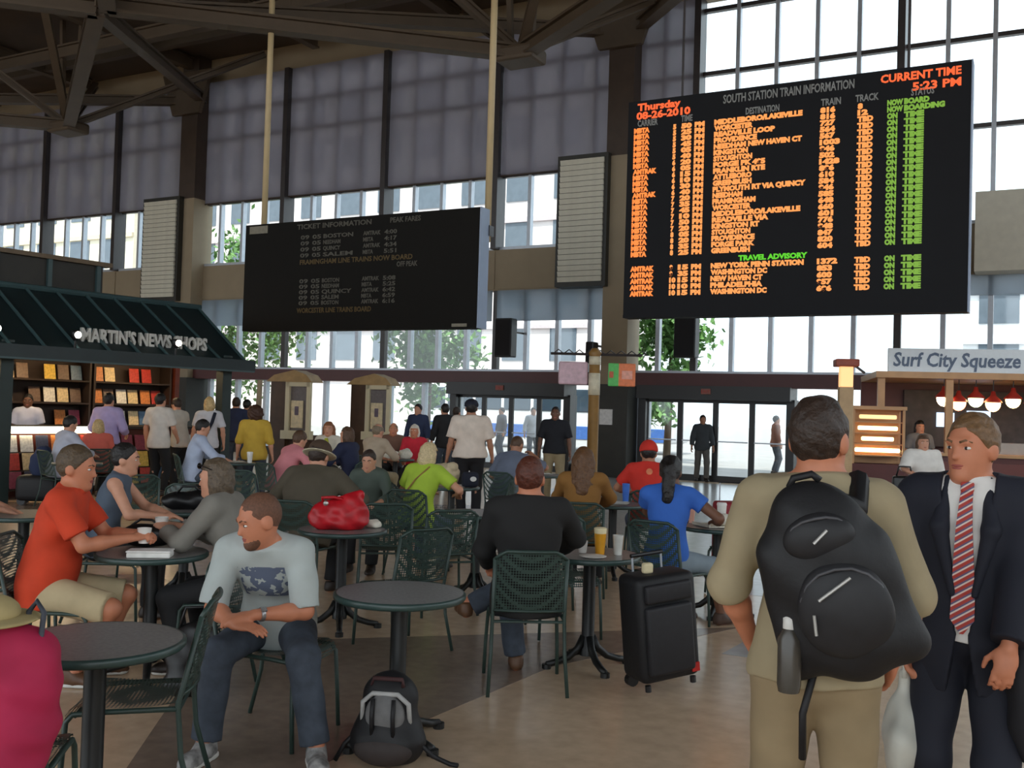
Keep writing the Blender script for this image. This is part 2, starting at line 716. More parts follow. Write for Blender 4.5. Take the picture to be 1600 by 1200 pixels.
# spandrel panel joints
for k in range(9):
    x0 = -0.53 - 3.887 * k
    bpart(MB().bb(x0 - 3.85, x0 - 0.04, -0.03, 0.0, 5.06, 6.14), 'panel', m_tan, wall_back)
for (xa, xb) in ((-0.53, 1.4), (1.4, 6.3), (6.3, 11.2), (11.2, 16.1)):
    bpart(MB().bb(xa + 0.04, xb - 0.04, -0.03, 0.0, 5.06, 6.14), 'panel', m_tan, wall_back)
tb = MB().bb(-45, 26, -0.32, 0.25, 2.38, 2.72)
bpart(tb, 'trim_5', m_maroon, kind='structure', label='dark maroon canopy band above the doors')

for i, xc in enumerate(XCOL):
    cr_ = broot('column_%d' % (i + 1), 'tan wall column between the tall windows', kind='structure')
    bpart(MB().bb(xc - 0.36, xc + 0.36, -0.55, 0.3, 8.4, 13.2), 'upper_shaft', m_brown, cr_)  # backlit shade of the tan column put into a dark brown
    bpart(MB().bb(xc - 0.36, xc + 0.36, -0.55, 0.3, 2.4, 8.4), 'lower_shaft', m_tan, cr_)
    bpart(MB().bb(xc - 0.46, xc + 0.46, -0.68, 0.3, 0.0, 2.4), 'cladding', m_clad, cr_)
    # louvred air grille on the column's side
    gw = 1.25 if i != 1 else 1.5
    gx = xc - 0.95
    bpart(MB().bb(gx - gw / 2 - 0.1, gx + gw / 2 + 0.1, -0.75, -0.25, 4.96, 8.46), 'grille_box', m_clad, cr_)
    lv = 22
    sl_me = None
    for j in range(lv):
        z = 5.08 + (8.34 - 5.08) * (j + 0.5) / lv
        mb = MB().box((0, 0, 0), (gw, 0.06, (8.34 - 5.08) / lv * 0.9), Matrix.Rotation(R(14), 3, 'X'))
        if sl_me is None:
            o = bpart(mb, 'slat', m_louvre, cr_)
            sl_me = o.data
        else:
            o = bpy.data.objects.new('slat', sl_me)
            link(o, cr_)
        o.location = (gx, -0.78, z)
nb = bpart(MB().bb(7.95, 8.95, -0.7, 0.0, 5.0, 6.75), 'wall_cabinet', m_louvre, label='plain cream grille box on the window wall past the departure board', cat='cabinet')

PW = 0.9718
bays = [(-0.53 - 3.887 * (k + 1), -0.53 - 3.887 * k, 4) for k in range(9)]
bays += [(-0.53, 1.4, 2), (1.4, 6.3, 5), (6.3, 11.2, 5), (11.2, 16.1, 5), (16.1, 21.0, 5)]
_pane = {}


def pane(parent, x0, x1, z0, z1, y=0.12):
    key = (round(x1 - x0, 3), round(z1 - z0, 3))
    if key not in _pane:
        mb = MB().box((0, 0, 0), (x1 - x0, 0.012, z1 - z0))
        me = mb.mesh('pane')
        me.materials.append(m_glass)
        _pane[key] = me
    o = bpy.data.objects.new('pane', _pane[key])
    link(o, parent)
    o.location = ((x0 + x1) / 2, y, (z0 + z1) / 2)


def mull(parent, x, z0, z1, w=0.09, mat=None, y0=0.04, y1=0.22, name='mullion'):
    return bpart(MB().bb(x - w / 2, x + w / 2, y0, y1, z0, z1), name, mat or m_alu, parent)


for i, (xa, xb, n) in enumerate(bays):
    right = xa > 1.3
    w = broot('window_%d' % (i + 1), 'tall clerestory window bay of the concourse wall', kind='structure')
    step = (xb - xa) / n
    # upper window, 6.18 - 12.4
    zs_ = [6.18, 8.3, 10.45, 12.4]
    for z in (8.3, 10.45, 11.4) if not right else (8.42, 10.45, 12.1):
        bpart(MB().bb(xa, xb, 0.06, 0.2, z - 0.05, z + 0.05), 'transom', m_dkalu, w)
    bpart(MB().bb(xa, xb, 0.0, 0.3, 6.18, 6.26), 'sill', m_alu, w)
    for j in range(n + 1):
        x = xa + step * j
        if j == 0:
            mull(w, x, 6.18, 12.4, 0.17, m_dkalu, -0.24, 0.26)
        elif j < n:
            mull(w, x, 6.18, 12.4, 0.10)
    for j in range(n):
        for q in range(3):
            pane(w, xa + step * j + 0.04, xa + step * (j + 1) - 0.04, zs_[q] + 0.04, zs_[q + 1] - 0.04)
    if not right:
        g = 0.09
        # one roller shade per bay, drawn to 8.3 m
        bpart(MB().bb(xa + g, xb - (0.22 if i == 1 else g), -0.06, -0.05, 8.27, 12.4), 'shade', m_shade, w)
        bpart(MB().tube([(xa + g, -0.055, 8.27), (xb - g, -0.055, 8.27)], 0.025, 6), 'hem_bar', m_brown, w)
    # lower window 2.72 - 5.02
    for j in range(n + 1):
        x = xa + step * j
        if j < n:
            mull(w, x, 2.72, 5.02, 0.11 if j else 0.16, m_alu if j else m_dkalu)
        if j < n:
            pane(w, x + 0.05, x + step - 0.05, 2.76, 4.98)
    bpart(MB().bb(xa, xb, 0.0, 0.3, 2.72, 2.79), 'sill', m_alu, w)
    bpart(MB().bb(xa + 0.08, xb - 0.08, -0.03, -0.02, 4.15 if not right else 4.55, 5.02), 'shade', m_shade2, w)

# ground floor glazing and doors
DOORS = [(-5.55, -2.05), (0.2, 3.9)]
segs = [(-30, -5.55), (-2.05, -0.99), (-0.07, 0.2), (3.9, 18)]
for i, (xa, xb) in enumerate(segs):
    w = broot('window_%d' % (30 + i), 'street-level shopfront glazing beneath the maroon band', kind='structure')
    n = max(1, round((xb - xa) / 1.22))
    st = (xb - xa) / n
    for j in range(n + 1):
        mull(w, xa + st * j, 0.0, 2.38, 0.12, m_alu)
    for j in range(n):
        pane(w, xa + st * j + 0.06, xa + st * (j + 1) - 0.06, 0.25, 2.36)
    bpart(MB().bb(xa, xb, 0.0, 0.25, 0.0, 0.25), 'sill', m_clad, w)
dn = 0
for (xa, xb) in DOORS:
    hd = broot('trim_%d' % (10 + dn), 'black header over the entrance doors', kind='structure')
    bpart(MB().bb(xa - 0.1, xb + 0.1, -0.5, 0.3, 2.06, 2.4), 'header', m_black, hd)
    ex = bpart(MB().rbox((xa + (xb - xa) * 0.47, -0.52, 2.26), (0.24, 0.05, 0.14), 0.01), 'exit_sign', M('sign_dim_red', (150, 96, 84), 0.5), hd)
    text_mesh('lettering', 'EXIT', 0.11, M('letter_red', (190, 60, 50), 0.5), hd, ((xa + (xb - xa) * 0.47), -0.551, 2.22), align='CENTER', ext=0.003)
    for sx in (xa - 0.05, xb + 0.05):
        bpart(MB().bb(sx - 0.1, sx + 0.1, -0.2, 0.25, 0, 2.1), 'post', m_black, hd)
    n = 4
    st = (xb - xa) / n
    for j in range(n):
        dn += 1
        d = broot('door_%d' % dn, 'black framed glass entrance door', kind='structure')
        x0, x1 = xa + st * j, xa + st * (j + 1)
        for xx in (x0 + 0.035, x1 - 0.035):
            bpart(MB().bb(xx - 0.035, xx + 0.035, -0.02, 0.05, 0.0, 2.06), 'stile', m_black, d)
        bpart(MB().bb(x0 + 0.07, x1 - 0.07, -0.02, 0.05, 0.0, 0.16), 'rail', m_black, d)
        bpart(MB().bb(x0 + 0.07, x1 - 0.07, -0.02, 0.05, 1.98, 2.06), 'rail', m_black, d)
        pane(d, x0 + 0.07, x1 - 0.07, 0.16, 1.98, 0.015)
        bpart(MB().tube([(x0 + 0.08, -0.07, 1.02), (x1 - 0.08, -0.07, 1.02)], 0.016, 6), 'push_bar', m_alu, d)
bpart(MB().bb(-0.82, -0.46, -0.71, -0.69, 1.35, 1.75), 'notice', M('notice_white', (226, 224, 222), 0.6), label='small white notice posted on the dark column cladding by the doors', cat='notice')

# side walls of the hall
wl = MB().bb(-45.3, -45, -40, 0.3, 0, 13.2)
bpart(wl, 'wall_left', m_tan, kind='structure', label='end wall of the concourse')
wr = MB().bb(26, 26.3, -40, 0.3, 0, 5.0)
bpart(wr, 'wall_right', m_tan, kind='structure', label='low end wall of the concourse under high glazing')

# ================================================================== OUTSIDE
st_ = MB().bb(-80, 80, 0.25, 110, -0.35, -0.02)
bpart(st_, 'street', M('asphalt', (150, 148, 146), 0.8, 0.1, 1.0), kind='structure', label='sunlit street outside the windows')
st2 = MB().bb(-120, 80, -120, -40, -0.35, -0.02)
bpart(st2, 'platform_ground', M('platform_concrete', (160, 156, 150), 0.8, 0.1, 1.0), kind='structure', label='open platform ground behind the concourse')


def building(label, x0, x1, y, h, wall, frame, cols, rows, ww, wh, depth=14):
    b = broot('office_building', label, 'building')
    bpart(MB().bb(x0, x1, y, y + depth, -0.3, h), 'wall', wall, b)
    for r in range(rows + 1):
        z = 4.2 + r * (h - 5) / rows
        bpart(MB().bb(x0, x1, y - 0.18, y, z - 0.75, z - 0.4), 'ledge', frame, b)
    me = None
    sx, sz = (x1 - x0) / cols, (h - 5) / rows
    for r in range(rows):
        for c in range(cols):
            x = x0 + sx * (c + 0.5)
            z = 4.2 + sz * (r + 0.5)
            if me is None:
                o = bpart(MB().bb(-ww / 2, ww / 2, -0.06, 0.1, -wh / 2, wh / 2), 'window', M('far_glass', (98, 108, 118), 0.1, 0.1, 2), b)
                me = o.data
            else:
                o = bpy.data.objects.new('window', me)
                link(o, b)
            o.location = (x, y, z)
    return b


building('pale cream office building across the street with rows of windows', -112, -54, 30, 34,
         M('facade_cream', (232, 222, 200), 0.8, 0.04, 1), M('facade_ledge', (214, 200, 172), 0.8), 14, 8, 2.3, 2.0)
building('light pinkish grey building across the street behind the ticket board', -52, -16.5, 34, 30,
         M('facade_pink', (226, 216, 214), 0.8, 0.04, 1), M('facade_ledge2', (200, 188, 190), 0.8), 10, 7, 1.9, 2.2)
building('low white building across the street beyond the entrance doors', 5, 60, 42, 11,
         M('facade_white', (235, 236, 238), 0.8, 0.03, 1), M('facade_ledge3', (214, 216, 222), 0.8), 14, 2, 2.2, 2.0)


def tree(label, x, y, h, r, seed):
    rng = np.random.RandomState(seed)
    t = empty('street_tree', B(x, y), 0, label, 'tree', 'trees along the street')
    MB().tube([(0, 0, -0.1), (0.05, 0, h * 0.3), (0.1, 0.1, h * 0.7)], [0.14, 0.11, 0.05], 8).build('trunk', M('bark', (92, 76, 60), 0.9), t, smooth=True)
    n = 2600
    cl = rng.normal(size=(14, 3)) * np.array([r * 0.5, r * 0.5, h * 0.16]) + np.array([0, 0, h * 0.68])
    p = cl[rng.randint(0, 14, n)] + rng.normal(size=(n, 3)) * r * 0.24
    a = rng.normal(size=(n, 3))
    a /= np.linalg.norm(a, axis=1)[:, None]
    b = np.cross(a, rng.normal(size=(n, 3)))
    b /= np.linalg.norm(b, axis=1)[:, None]
    s = 0.16
    vs_ = np.stack([p - a * s, p + b * s * 0.5, p + a * s, p - b * s * 0.5], 1).reshape(-1, 3)
    me = bpy.data.meshes.new('crown')
    me.from_pydata(vs_.tolist(), [], [(4 * i, 4 * i + 1, 4 * i + 2, 4 * i + 3) for i in range(n)])
    me.materials.append(M('leaf_green', (104, 146, 78), 0.6, 0.3, 3))
    o = bpy.data.objects.new('crown', me)
    link(o, t)
    return t


tree('leafy street tree standing outside behind the news kiosk', -19.5, 7, 8.5, 2.3, 1)
tree('leafy street tree outside the windows under the ticket board', -10.5, 6, 6.6, 1.6, 2)
tree('slim leafy street tree outside beside the entrance doors', -2.0, 8, 6.2, 1.2, 3)

bus = empty('city_bus', B(-10.0, 15), BRZ, 'long white city bus with blue skirt parked outside the entrance', 'bus')
MB().rbox((0, 0, 1.78), (12.5, 2.5, 2.7), 0.28, 3).build('body', M('bus_white', (238, 240, 244), 0.35, 0.03), bus, smooth=True)
MB().rbox((0, -1.24, 0.75), (12.2, 0.06, 0.55), 0.02).build('skirt', M('bus_blue', (70, 110, 180), 0.4), bus)
for k in range(8):
    MB().rbox((-5.2 + k * 1.45, -1.255, 2.1), (1.3, 0.05, 0.95), 0.04).build('window', M('bus_glass', (58, 72, 86), 0.1), bus)
for wx in (-4.0, 3.6):
    for wy in (-1.05, 1.05):
        w = MB().tube([(wx, wy - 0.14, 0.46), (wx, wy + 0.14, 0.46)], 0.48, 20).build('wheel', M('tyre', (32, 32, 34), 0.8), bus)
van = empty('delivery_van', B(7.0, 9.5), BRZ + 0.35, 'white delivery van standing in the sun outside the doors', 'van')
MB().prism([(-2.4, 0.4), (2.1, 0.4), (2.35, 0.95), (1.5, 1.2), (0.9, 2.1), (-2.4, 2.2)], 'y', -0.95, 0.95).build('body', M('van_white', (240, 242, 246), 0.3, 0.03), van)
MB().prism([(1.42, 1.25), (0.92, 1.98), (0.2, 1.98), (0.2, 1.25)], 'y', -0.965, 0.965).build('cab_window', M('van_glass', (70, 96, 128), 0.1), van)
for wx in (-1.6, 1.5):
    for wy in (-0.85, 0.85):
        MB().tube([(wx, wy - 0.1, 0.34), (wx, wy + 0.1, 0.34)], 0.34, 16).build('wheel', MATS['tyre'], van)

# ================================================================== PEOPLE
SKIN = M('skin_light', (206, 150, 122), 0.55, 0.06, 18)
SKIN_R = M('skin_ruddy', (198, 128, 96), 0.55, 0.06, 18)
SKIN_T = M('skin_tan', (170, 118, 90), 0.55, 0.06, 18)
SKIN_D = M('skin_brown', (112, 74, 54), 0.55, 0.06, 18)
H_BLACK = M('hair_black', (24, 20, 19), 0.5, 0.3, 60, bump=0.4)
H_DARK = M('hair_dark_brown', (52, 38, 30), 0.55, 0.3, 60, bump=0.4)
H_BROWN = M('hair_brown', (84, 60, 42), 0.55, 0.3, 60, bump=0.4)
H_AUB = M('hair_auburn', (88, 44, 30), 0.55, 0.3, 60, bump=0.4)
H_BLOND = M('hair_blond', (196, 168, 118), 0.55, 0.25, 60, bump=0.4)
H_GREY = M('hair_grey', (128, 112, 92), 0.55, 0.25, 60, bump=0.4)
H_WHITE = M('hair_white', (222, 214, 200), 0.55, 0.15, 60, bump=0.4)
H_STUB = M('hair_stubble', (104, 70, 52), 0.7, 0.2, 90)
M_EYE = M('eye_white', (226, 222, 216), 0.3, 0.02)
M_IRIS = M('iris_dark', (40, 30, 26), 0.3, 0.02)
M_LIP = M('lip', (168, 92, 84), 0.5, 0.05)


def frame_from(fwd_deg, side_deg, twist_deg):
    """columns right, forward, up of a frame pitched forward, leaned sideways and twisted"""
    m = Matrix.Rotation(R(twist_deg), 3, 'Z') @ Matrix.Rotation(R(side_deg), 3, 'Y') @ Matrix.Rotation(R(-fwd_deg), 3, 'X')
    a = np.array(m)
    return a


def ik(a, c, l1, l2, pole):
    d = c - a
    L = np.linalg.norm(d)
    L2 = min(L, (l1 + l2) * 0.995)
    u = unit(d)
    c = a + u * L2
    x = (l1 * l1 - l2 * l2 + L2 * L2) / (2 * L2)
    h = math.sqrt(max(l1 * l1 - x * x, 1e-8))
    p = pole - u * (pole @ u)
    return a + u * x + unit(p) * h, c


def hand_prims(w, d, pn, th, curl=0.5, s=1.0, rf=1.0):
    """palm, four jointed fingers and a thumb; d along the hand, pn palm side, th thumb side"""
    d = unit(d)
    th = unit(th - d * (th @ d))
    pn = unit(pn - d * (pn @ d) - th * (pn @ th))
    out = [el(w + d * 0.048 * s, np.stack([th, d, pn], 1), V3(0.041, 0.058, 0.019) * s, 0.018)]
    for off, ln, r in ((0.030, 0.074, 0.0092), (0.010, 0.084, 0.0096), (-0.011, 0.078, 0.0092), (-0.030, 0.060, 0.0082)):
        b = w + (d * 0.088 + th * off) * s
        a = 0.0
        p = b
        for sg, fr in enumerate((0.42, 0.33, 0.25)):
            a += curl * (0.75 if sg == 0 else 1.0)
            q = p + (d * math.cos(a) + pn * math.sin(a)) * ln * fr * s
            out.append(rc(p, q, r * s * rf * (1 - 0.08 * sg), r * s * rf * (0.94 - 0.08 * sg), 0.006))
            p = q
    b = w + (d * 0.022 + th * 0.030 + pn * 0.006) * s
    q = b + unit(d * 0.75 + th * 0.65 + pn * 0.35) * 0.045 * s
    q2 = q + unit(d * 0.95 + th * 0.10 + pn * 0.45) * 0.034 * s
    out += [rc(b, q, 0.0135 * s * rf, 0.0105 * s * rf, 0.012), rc(q, q2, 0.0105 * s * rf, 0.0085 * s * rf, 0.005)]
    return out


def person(label, root, yaw, H=1.75, pose='stand', h=0.013, skin=SKIN, hair=H_DARK, style='short',
           shirt=None, sleeve=0.55, loose=0.014, hem=-0.10, legs=None, leglen=1.9, shoes=None,
           lean=0, side=0, twist=0, hy=0, hp=0, hr=0, bulk=1.0, belly=0.0, hipz=None, hipy=None,
           la=None, ra=None, lf=None, rf_=None, lpole=None, rpole=None, lk=None, rk=None,
           lcurl=0.5, rcurl=0.5, lhd=None, rhd=None, lpn=None, rpn=None, jacket=None, neck=0.0, collar=True, face=False, cat='person', group=None, skirt=None, breast=0.0, seat=0.45, beard=False):
    if h > 0.0085:
        h *= 1.17
    S = H / 1.75
    SH = S * 1.06
    sit = pose == 'sit'
    t = empty('person', (root[0], root[1], 0.0), yaw, label, cat, group)
    up = V3(0, 0, 1)
    hz = hipz if hipz is not None else (seat + 0.12 if sit else 0.925 * S)
    py = hipy if hipy is not None else (-0.07 if sit else 0.0)
    P = V3(0, py, hz)
    F1 = frame_from(lean * 0.55, side * 0.6, twist * 0.3)
    F2 = frame_from(lean, side, twist)
    wst = P + F1[:, 2] * 0.16 * S
    C = wst + F2[:, 2] * 0.21 * S
    Sc = wst + F2[:, 2] * 0.345 * S
    N = wst + F2[:, 2] * 0.40 * S
    r2, f2, u2 = F2[:, 0], F2[:, 1], F2[:, 2]
    nd = unit(u2 * 0.55 + up * 0.5 + f2 * 0.12)
    Hc = N + nd * 0.135 * S
    FH = frame_from(hp, hr, twist + hy)
    hr_, hf_, hu_ = FH[:, 0], FH[:, 1], FH[:, 2]
    b = bulk
    torso = [el(P + V3(0, 0.0, 0.0), F1, V3(0.165 * b, 0.118 * b, 0.125) * S, 0.05),
             el(wst + f2 * belly * 0.5, F1, V3(0.138 * b, (0.102 + belly) * b, 0.16) * S, 0.06),
             el(C, F2, V3(0.158 * b, 0.110 * b, 0.185) * S, 0.06),
             rc(Sc - r2 * 0.125 * S * b, Sc + r2 * 0.125 * S * b, 0.066 * S, 0.066 * S, 0.05),
             rc(Sc - r2 * 0.10 * S * b, N + u2 * 0.03 * S, 0.05 * S, 0.045 * S, 0.05),
             rc(Sc + r2 * 0.10 * S * b, N + u2 * 0.03 * S, 0.05 * S, 0.045 * S, 0.05)]
    if breast:
        for sg in (-1, 1):
            torso.append(el(C + (f2 * 0.075 + r2 * sg * 0.075 + u2 * -0.01) * S, F2, V3(0.07, 0.06, 0.065) * S * breast, 0.04))
    head = [rc(N - u2 * 0.03 * S, Hc - hu_ * 0.05 * SH - hf_ * 0.015 * SH, 0.056 * S * (0.5 + b / 2), 0.052 * S, 0.03),
            el(Hc + (hf_ * -0.012 + hu_ * 0.022) * SH, FH, V3(0.074, 0.095, 0.098) * SH, 0.03),
            el(Hc + (hf_ * 0.028 - hu_ * 0.045) * SH, FH, V3(0.056, 0.062, 0.078) * SH, 0.04),
            el(Hc + (hf_ * 0.068 - hu_ * 0.100) * SH, FH, V3(0.026, 0.022, 0.02) * SH, 0.03),
            rc(Hc + (hf_ * 0.083 + hu_ * 0.006) * SH, Hc + (hf_ * 0.099 - hu_ * 0.032) * SH, 0.007 * SH, 0.0115 * SH, 0.012),
            rc(Hc + (hf_ * 0.078 + hr_ * -0.035 + hu_ * 0.022) * SH, Hc + (hf_ * 0.078 + hr_ * 0.035 + hu_ * 0.022) * SH, 0.012 * SH, 0.012 * SH, 0.02)]
    for sg in (-1, 1):
        head.append(el(Hc + (hr_ * 0.076 * sg - hf_ * 0.012 - hu_ * 0.012) * SH, FH, V3(0.011, 0.026, 0.033) * SH, 0.008))
        if h < 0.012:
            head.append(el(Hc + (hr_ * 0.033 * sg + hf_ * 0.094 + hu_ * 0.000) * SH, FH, V3(0.018, 0.014, 0.011) * SH, 0.010, sub=True))
    # arms
    A = {}
    for sg, tgt, pole, curl, hd, pn in ((-1, la, lpole, lcurl, lhd, lpn), (1, ra, rpole, rcurl, rhd, rpn)):
        sh = Sc + r2 * sg * 0.178 * S * (0.6 + 0.4 * b) - u2 * 0.005 * S
        if tgt is None:
            tgt = sh + V3(sg * 0.10, 0.06, -0.525 * S) if not sit else V3(sg * 0.15, 0.30, hz + 0.13)
        tgt = np.array(tgt, float)
        if sit and 0.74 <= tgt[2] <= 0.84 and hd is None:      # a hand laid flat on a table top
            tgt[2] = max(tgt[2], 0.79)
            curl = min(curl, 0.10)
            pole = V3(sg * 0.8, -0.8, -0.02) if pole is None else pole
        pole = V3(sg * 0.6, -1.0, -0.25) if pole is None else np.asarray(pole, float)
        e, wr = ik(sh, tgt, 0.285 * S, 0.26 * S, pole)
        fd = unit(wr - e)
        hd = fd if hd is None else unit(np.asarray(hd, float))
        pn = (V3(-sg, 0, 0) if not sit else V3(-sg * 0.4, 0, -1)) if pn is None else np.asarray(pn, float)
        thd = np.cross(pn, hd) * (1 if sg < 0 else -1)
        A[sg] = dict(sh=sh, e=e, w=wr, hd=hd, pn=pn, th=thd, curl=curl, fd=fd)
    arm_p = []
    for sg, a in A.items():
        arm_p += [rc(a['sh'], a['e'], 0.051 * S * (0.6 + 0.4 * b), 0.040 * S, 0.035),
                  rc(a['e'], a['e'] + (a['w'] - a['e']) * 0.35, 0.040 * S, 0.041 * S, 0.02),
                  rc(a['e'] + (a['w'] - a['e']) * 0.35, a['w'], 0.041 * S, 0.026 * S, 0.02)]
        arm_p += hand_prims(a['w'], a['hd'], a['pn'], a['th'], a['curl'], S, 1.0 if h < 0.011 else 1.35)
    # legs
    L = {}
    for sg, tgt, pole in ((-1, lf, lk), (1, rf_, rk)):
        hj = P + F1[:, 0] * sg * 0.088 * S * (0.5 + b / 2) - V3(0, 0, 0.03)
        if tgt is None:
            tgt = V3(sg * 0.11, -0.02, 0.085) if not sit else V3(sg * 0.12, 0.32, 0.085)
        tgt = np.asarray(tgt, float)
        pole = (V3(sg * 0.12, 1, 0.05) if not sit else V3(sg * 0.15, 0.8, 1.0)) if pole is None else np.asarray(pole, float)
        kn, an = ik(hj, tgt, 0.425 * S, 0.415 * S, pole)
        hz_d = kn - hj
        fdir = V3(hz_d[0], hz_d[1], 0)
        fdir = unit(fdir) if np.linalg.norm(fdir) > 0.12 else unit(V3(sg * 0.2, 1, 0))
        L[sg] = dict(hip=hj, k=kn, a=an, f=fdir)
    leg_p = []
    for sg, l in L.items():
        sd = l['f']
        shin = unit(l['a'] - l['k'])
        back = -unit(sd - shin * (sd @ shin)) if abs(sd @ shin) < 0.98 else V3(0, 0, 0)
        leg_p += [rc(l['hip'], l['k'], 0.088 * S * (0.4 + 0.6 * b), 0.058 * S, 0.05),
                  rc(l['k'], l['a'], 0.054 * S, 0.036 * S, 0.03),
                  el(l['k'] + (l['a'] - l['k']) * 0.32 + back * 0.022 * S, EYE3, V3(0.045, 0.045, 0.10) * S, 0.04),
                  rc(l['a'], l['a'] + V3(0, 0, -0.04) - l['f'] * 0.03, 0.036 * S, 0.034, 0.02),
                  rc(l['a'] + V3(0, 0, -0.045) - l['f'] * 0.03, l['a'] + V3(0, 0, -0.055) + l['f'] * 0.14 * S, 0.034, 0.026, 0.03)]
    body = sdf_obj('body', torso + head + arm_p + leg_p, h, skin, t)

    # ---- clothes
    def grow(ps, g, kk=None, cut=()):
        out = []
        for p in ps:
            q = dict(p)
            if p['t'] == 'rc':
                q['ra'], q['rb'] = p['ra'] + g, p['rb'] + g
            else:
                q['r'] = p['r'] + g
            q['k'] = kk or p['k']
            q['cut'] = list(p['cut']) + list(cut)
            out.append(q)
        return out

    def limb(a, m, e, v, g, r0, r1, r2_, flare=0.008):
        """cloth tube along a two-bone limb down to v (0-1 first bone, 1-2 second)"""
        out = []
        if v <= 1:
            q = a + (m - a) * v
            n = unit(m - a)
            out.append(rc(a, q + n * 0.05, r0 + g, r0 + (r1 - r0) * v + g + flare, 0.03, cut=[(n, q)]))
        else:
            out.append(rc(a, m, r0 + g, r1 + g, 0.03))
            q = m + (e - m) * (v - 1)
            n = unit(e - m)
            out.append(rc(m, q + n * 0.05, r1 + g, r1 + (r2_ - r1) * (v - 1) + g + flare * 0.6, 0.03, cut=[(n, q)]))
        return out

    if shirt is not None:
        cuts = [(u2, N + u2 * (0.012 + neck) * S), (-F1[:, 2], P + F1[:, 2] * hem * S)]
        ps = grow(torso, loose, cut=cuts)
        ps.append(el(P + V3(0, 0, hem * 0.4), F1, V3(0.168 * b + loose, 0.122 * b + loose, 0.22 + abs(hem)) * S, 0.05, cut=cuts))
        if sleeve > 0:
            for sg, a in A.items():
                ps += limb(a['sh'], a['e'], a['w'], sleeve, loose, 0.053 * S * (0.6 + 0.4 * b), 0.041 * S, 0.028 * S, 0.012 if sleeve < 1 else 0.004)
        sh_o = sdf_obj('shirt', ps, h, shirt, t, noise=0.0042, nscale=19)
        if collar:
            sdf_obj('collar', [el(N + (u2 * 0.012 + f2 * 0.006) * S, F2, V3(0.080, 0.078, 0.040) * S * (0.55 + 0.45 * b), 0.02),
                               rc(N + (f2 * 0.055 + r2 * 0.02) * S, N + (f2 * 0.085 + r2 * 0.05 - u2 * 0.055) * S, 0.016 * S, 0.01 * S, 0.02),
                               rc(N + (f2 * 0.055 - r2 * 0.02) * S, N + (f2 * 0.085 - r2 * 0.05 - u2 * 0.055) * S, 0.016 * S, 0.01 * S, 0.02)],
                    h, shirt, sh_o, cuts=[(u2, N + u2 * 0.036 * S)])
    if jacket is not None:
        jl = 0.030
        jc = [(u2, N + u2 * 0.022 * S), (-up, V3(0, 0, hz - 0.20 * S))]
        ps = grow(torso, jl, cut=jc)
        ps.append(el(P - V3(0, 0, 0.10) * S, F1, V3(0.176 * b + 0.02, 0.135 * b + 0.02, 0.26) * S, 0.05, cut=jc))
        for sg, a in A.items():
            ps += limb(a['sh'], a['e'], a['w'], 1.93, 0.028, 0.056 * S, 0.045 * S, 0.034 * S, 0.004)
            ps.append(el(a['sh'], F2, V3(0.07, 0.07, 0.06) * S, 0.04))
        zt = float(u2 @ N)
        zb = float(u2 @ P)

        def vee(X, Y, Z):
            x = (X - P[0]) * r2[0] + (Y - P[1]) * r2[1] + (Z - P[2]) * r2[2]
            f = (X - P[0]) * f2[0] + (Y - P[1]) * f2[1] + (Z - P[2]) * f2[2]
            u = X * u2[0] + Y * u2[1] + Z * u2[2]
            wv = 0.072 * np.clip((u - zb + 0.02) / (zt - zb), 0, 1) + 0.018
            wv = np.where(u < zb + 0.02, 0.018 + (zb + 0.02 - u) * 0.16, wv)
            return np.minimum(wv - np.abs(x), f - 0.02)
        jo = sdf_obj('jacket', ps, h, jacket, t, noise=0.003, nscale=16, carve=vee)
        for sg in (-1, 1):
            a0 = N + (f2 * 0.045 + r2 * sg * 0.070 + u2 * 0.008) * S
            a1 = C + (f2 * 0.128 + r2 * sg * 0.088 + u2 * 0.03) * S
            a2 = wst + (f2 * 0.138 + r2 * sg * 0.038) * S
            sdf_obj('lapel', [rc(a0, a1, 0.022 * S, 0.032 * S, 0.02), rc(a1, a2, 0.032 * S, 0.012, 0.02)], h, jacket, jo)
    if legs is not None:
        ps = [el(P, F1, V3(0.172 * b, 0.126 * b, 0.13) * S, 0.05, cut=[(F1[:, 2], P + F1[:, 2] * 0.085 * S)])]
        for sg, l in L.items():
            ps += limb(l['hip'], l['k'], l['a'] - V3(0, 0, 0.03), leglen, 0.014, 0.09 * S * (0.4 + 0.6 * b), 0.062 * S, 0.048 * S, 0.012)
        sdf_obj('trousers', ps, h, legs, t, noise=0.003, nscale=18)
        sdf_obj('belt', [el(P + F1[:, 2] * 0.07 * S, F1, V3(0.168 * b, 0.124 * b, 0.05) * S, 0.03)], h, M('belt_dark', (38, 30, 26), 0.5), t,
                cuts=[(F1[:, 2], P + F1[:, 2] * 0.092 * S), (-F1[:, 2], P + F1[:, 2] * 0.055 * S)]) if hem > -0.06 and jacket is None else None
    if skirt is not None:
        ps = [el(P, F1, V3(0.18 * b, 0.135 * b, 0.13) * S, 0.05)]
        for sg, l in L.items():
            ps += limb(l['hip'], l['k'], l['a'], 1.25, 0.03, 0.09 * S, 0.075 * S, 0.06 * S, 0.02)
        sdf_obj('skirt', ps, h, skirt, t, noise=0.003)
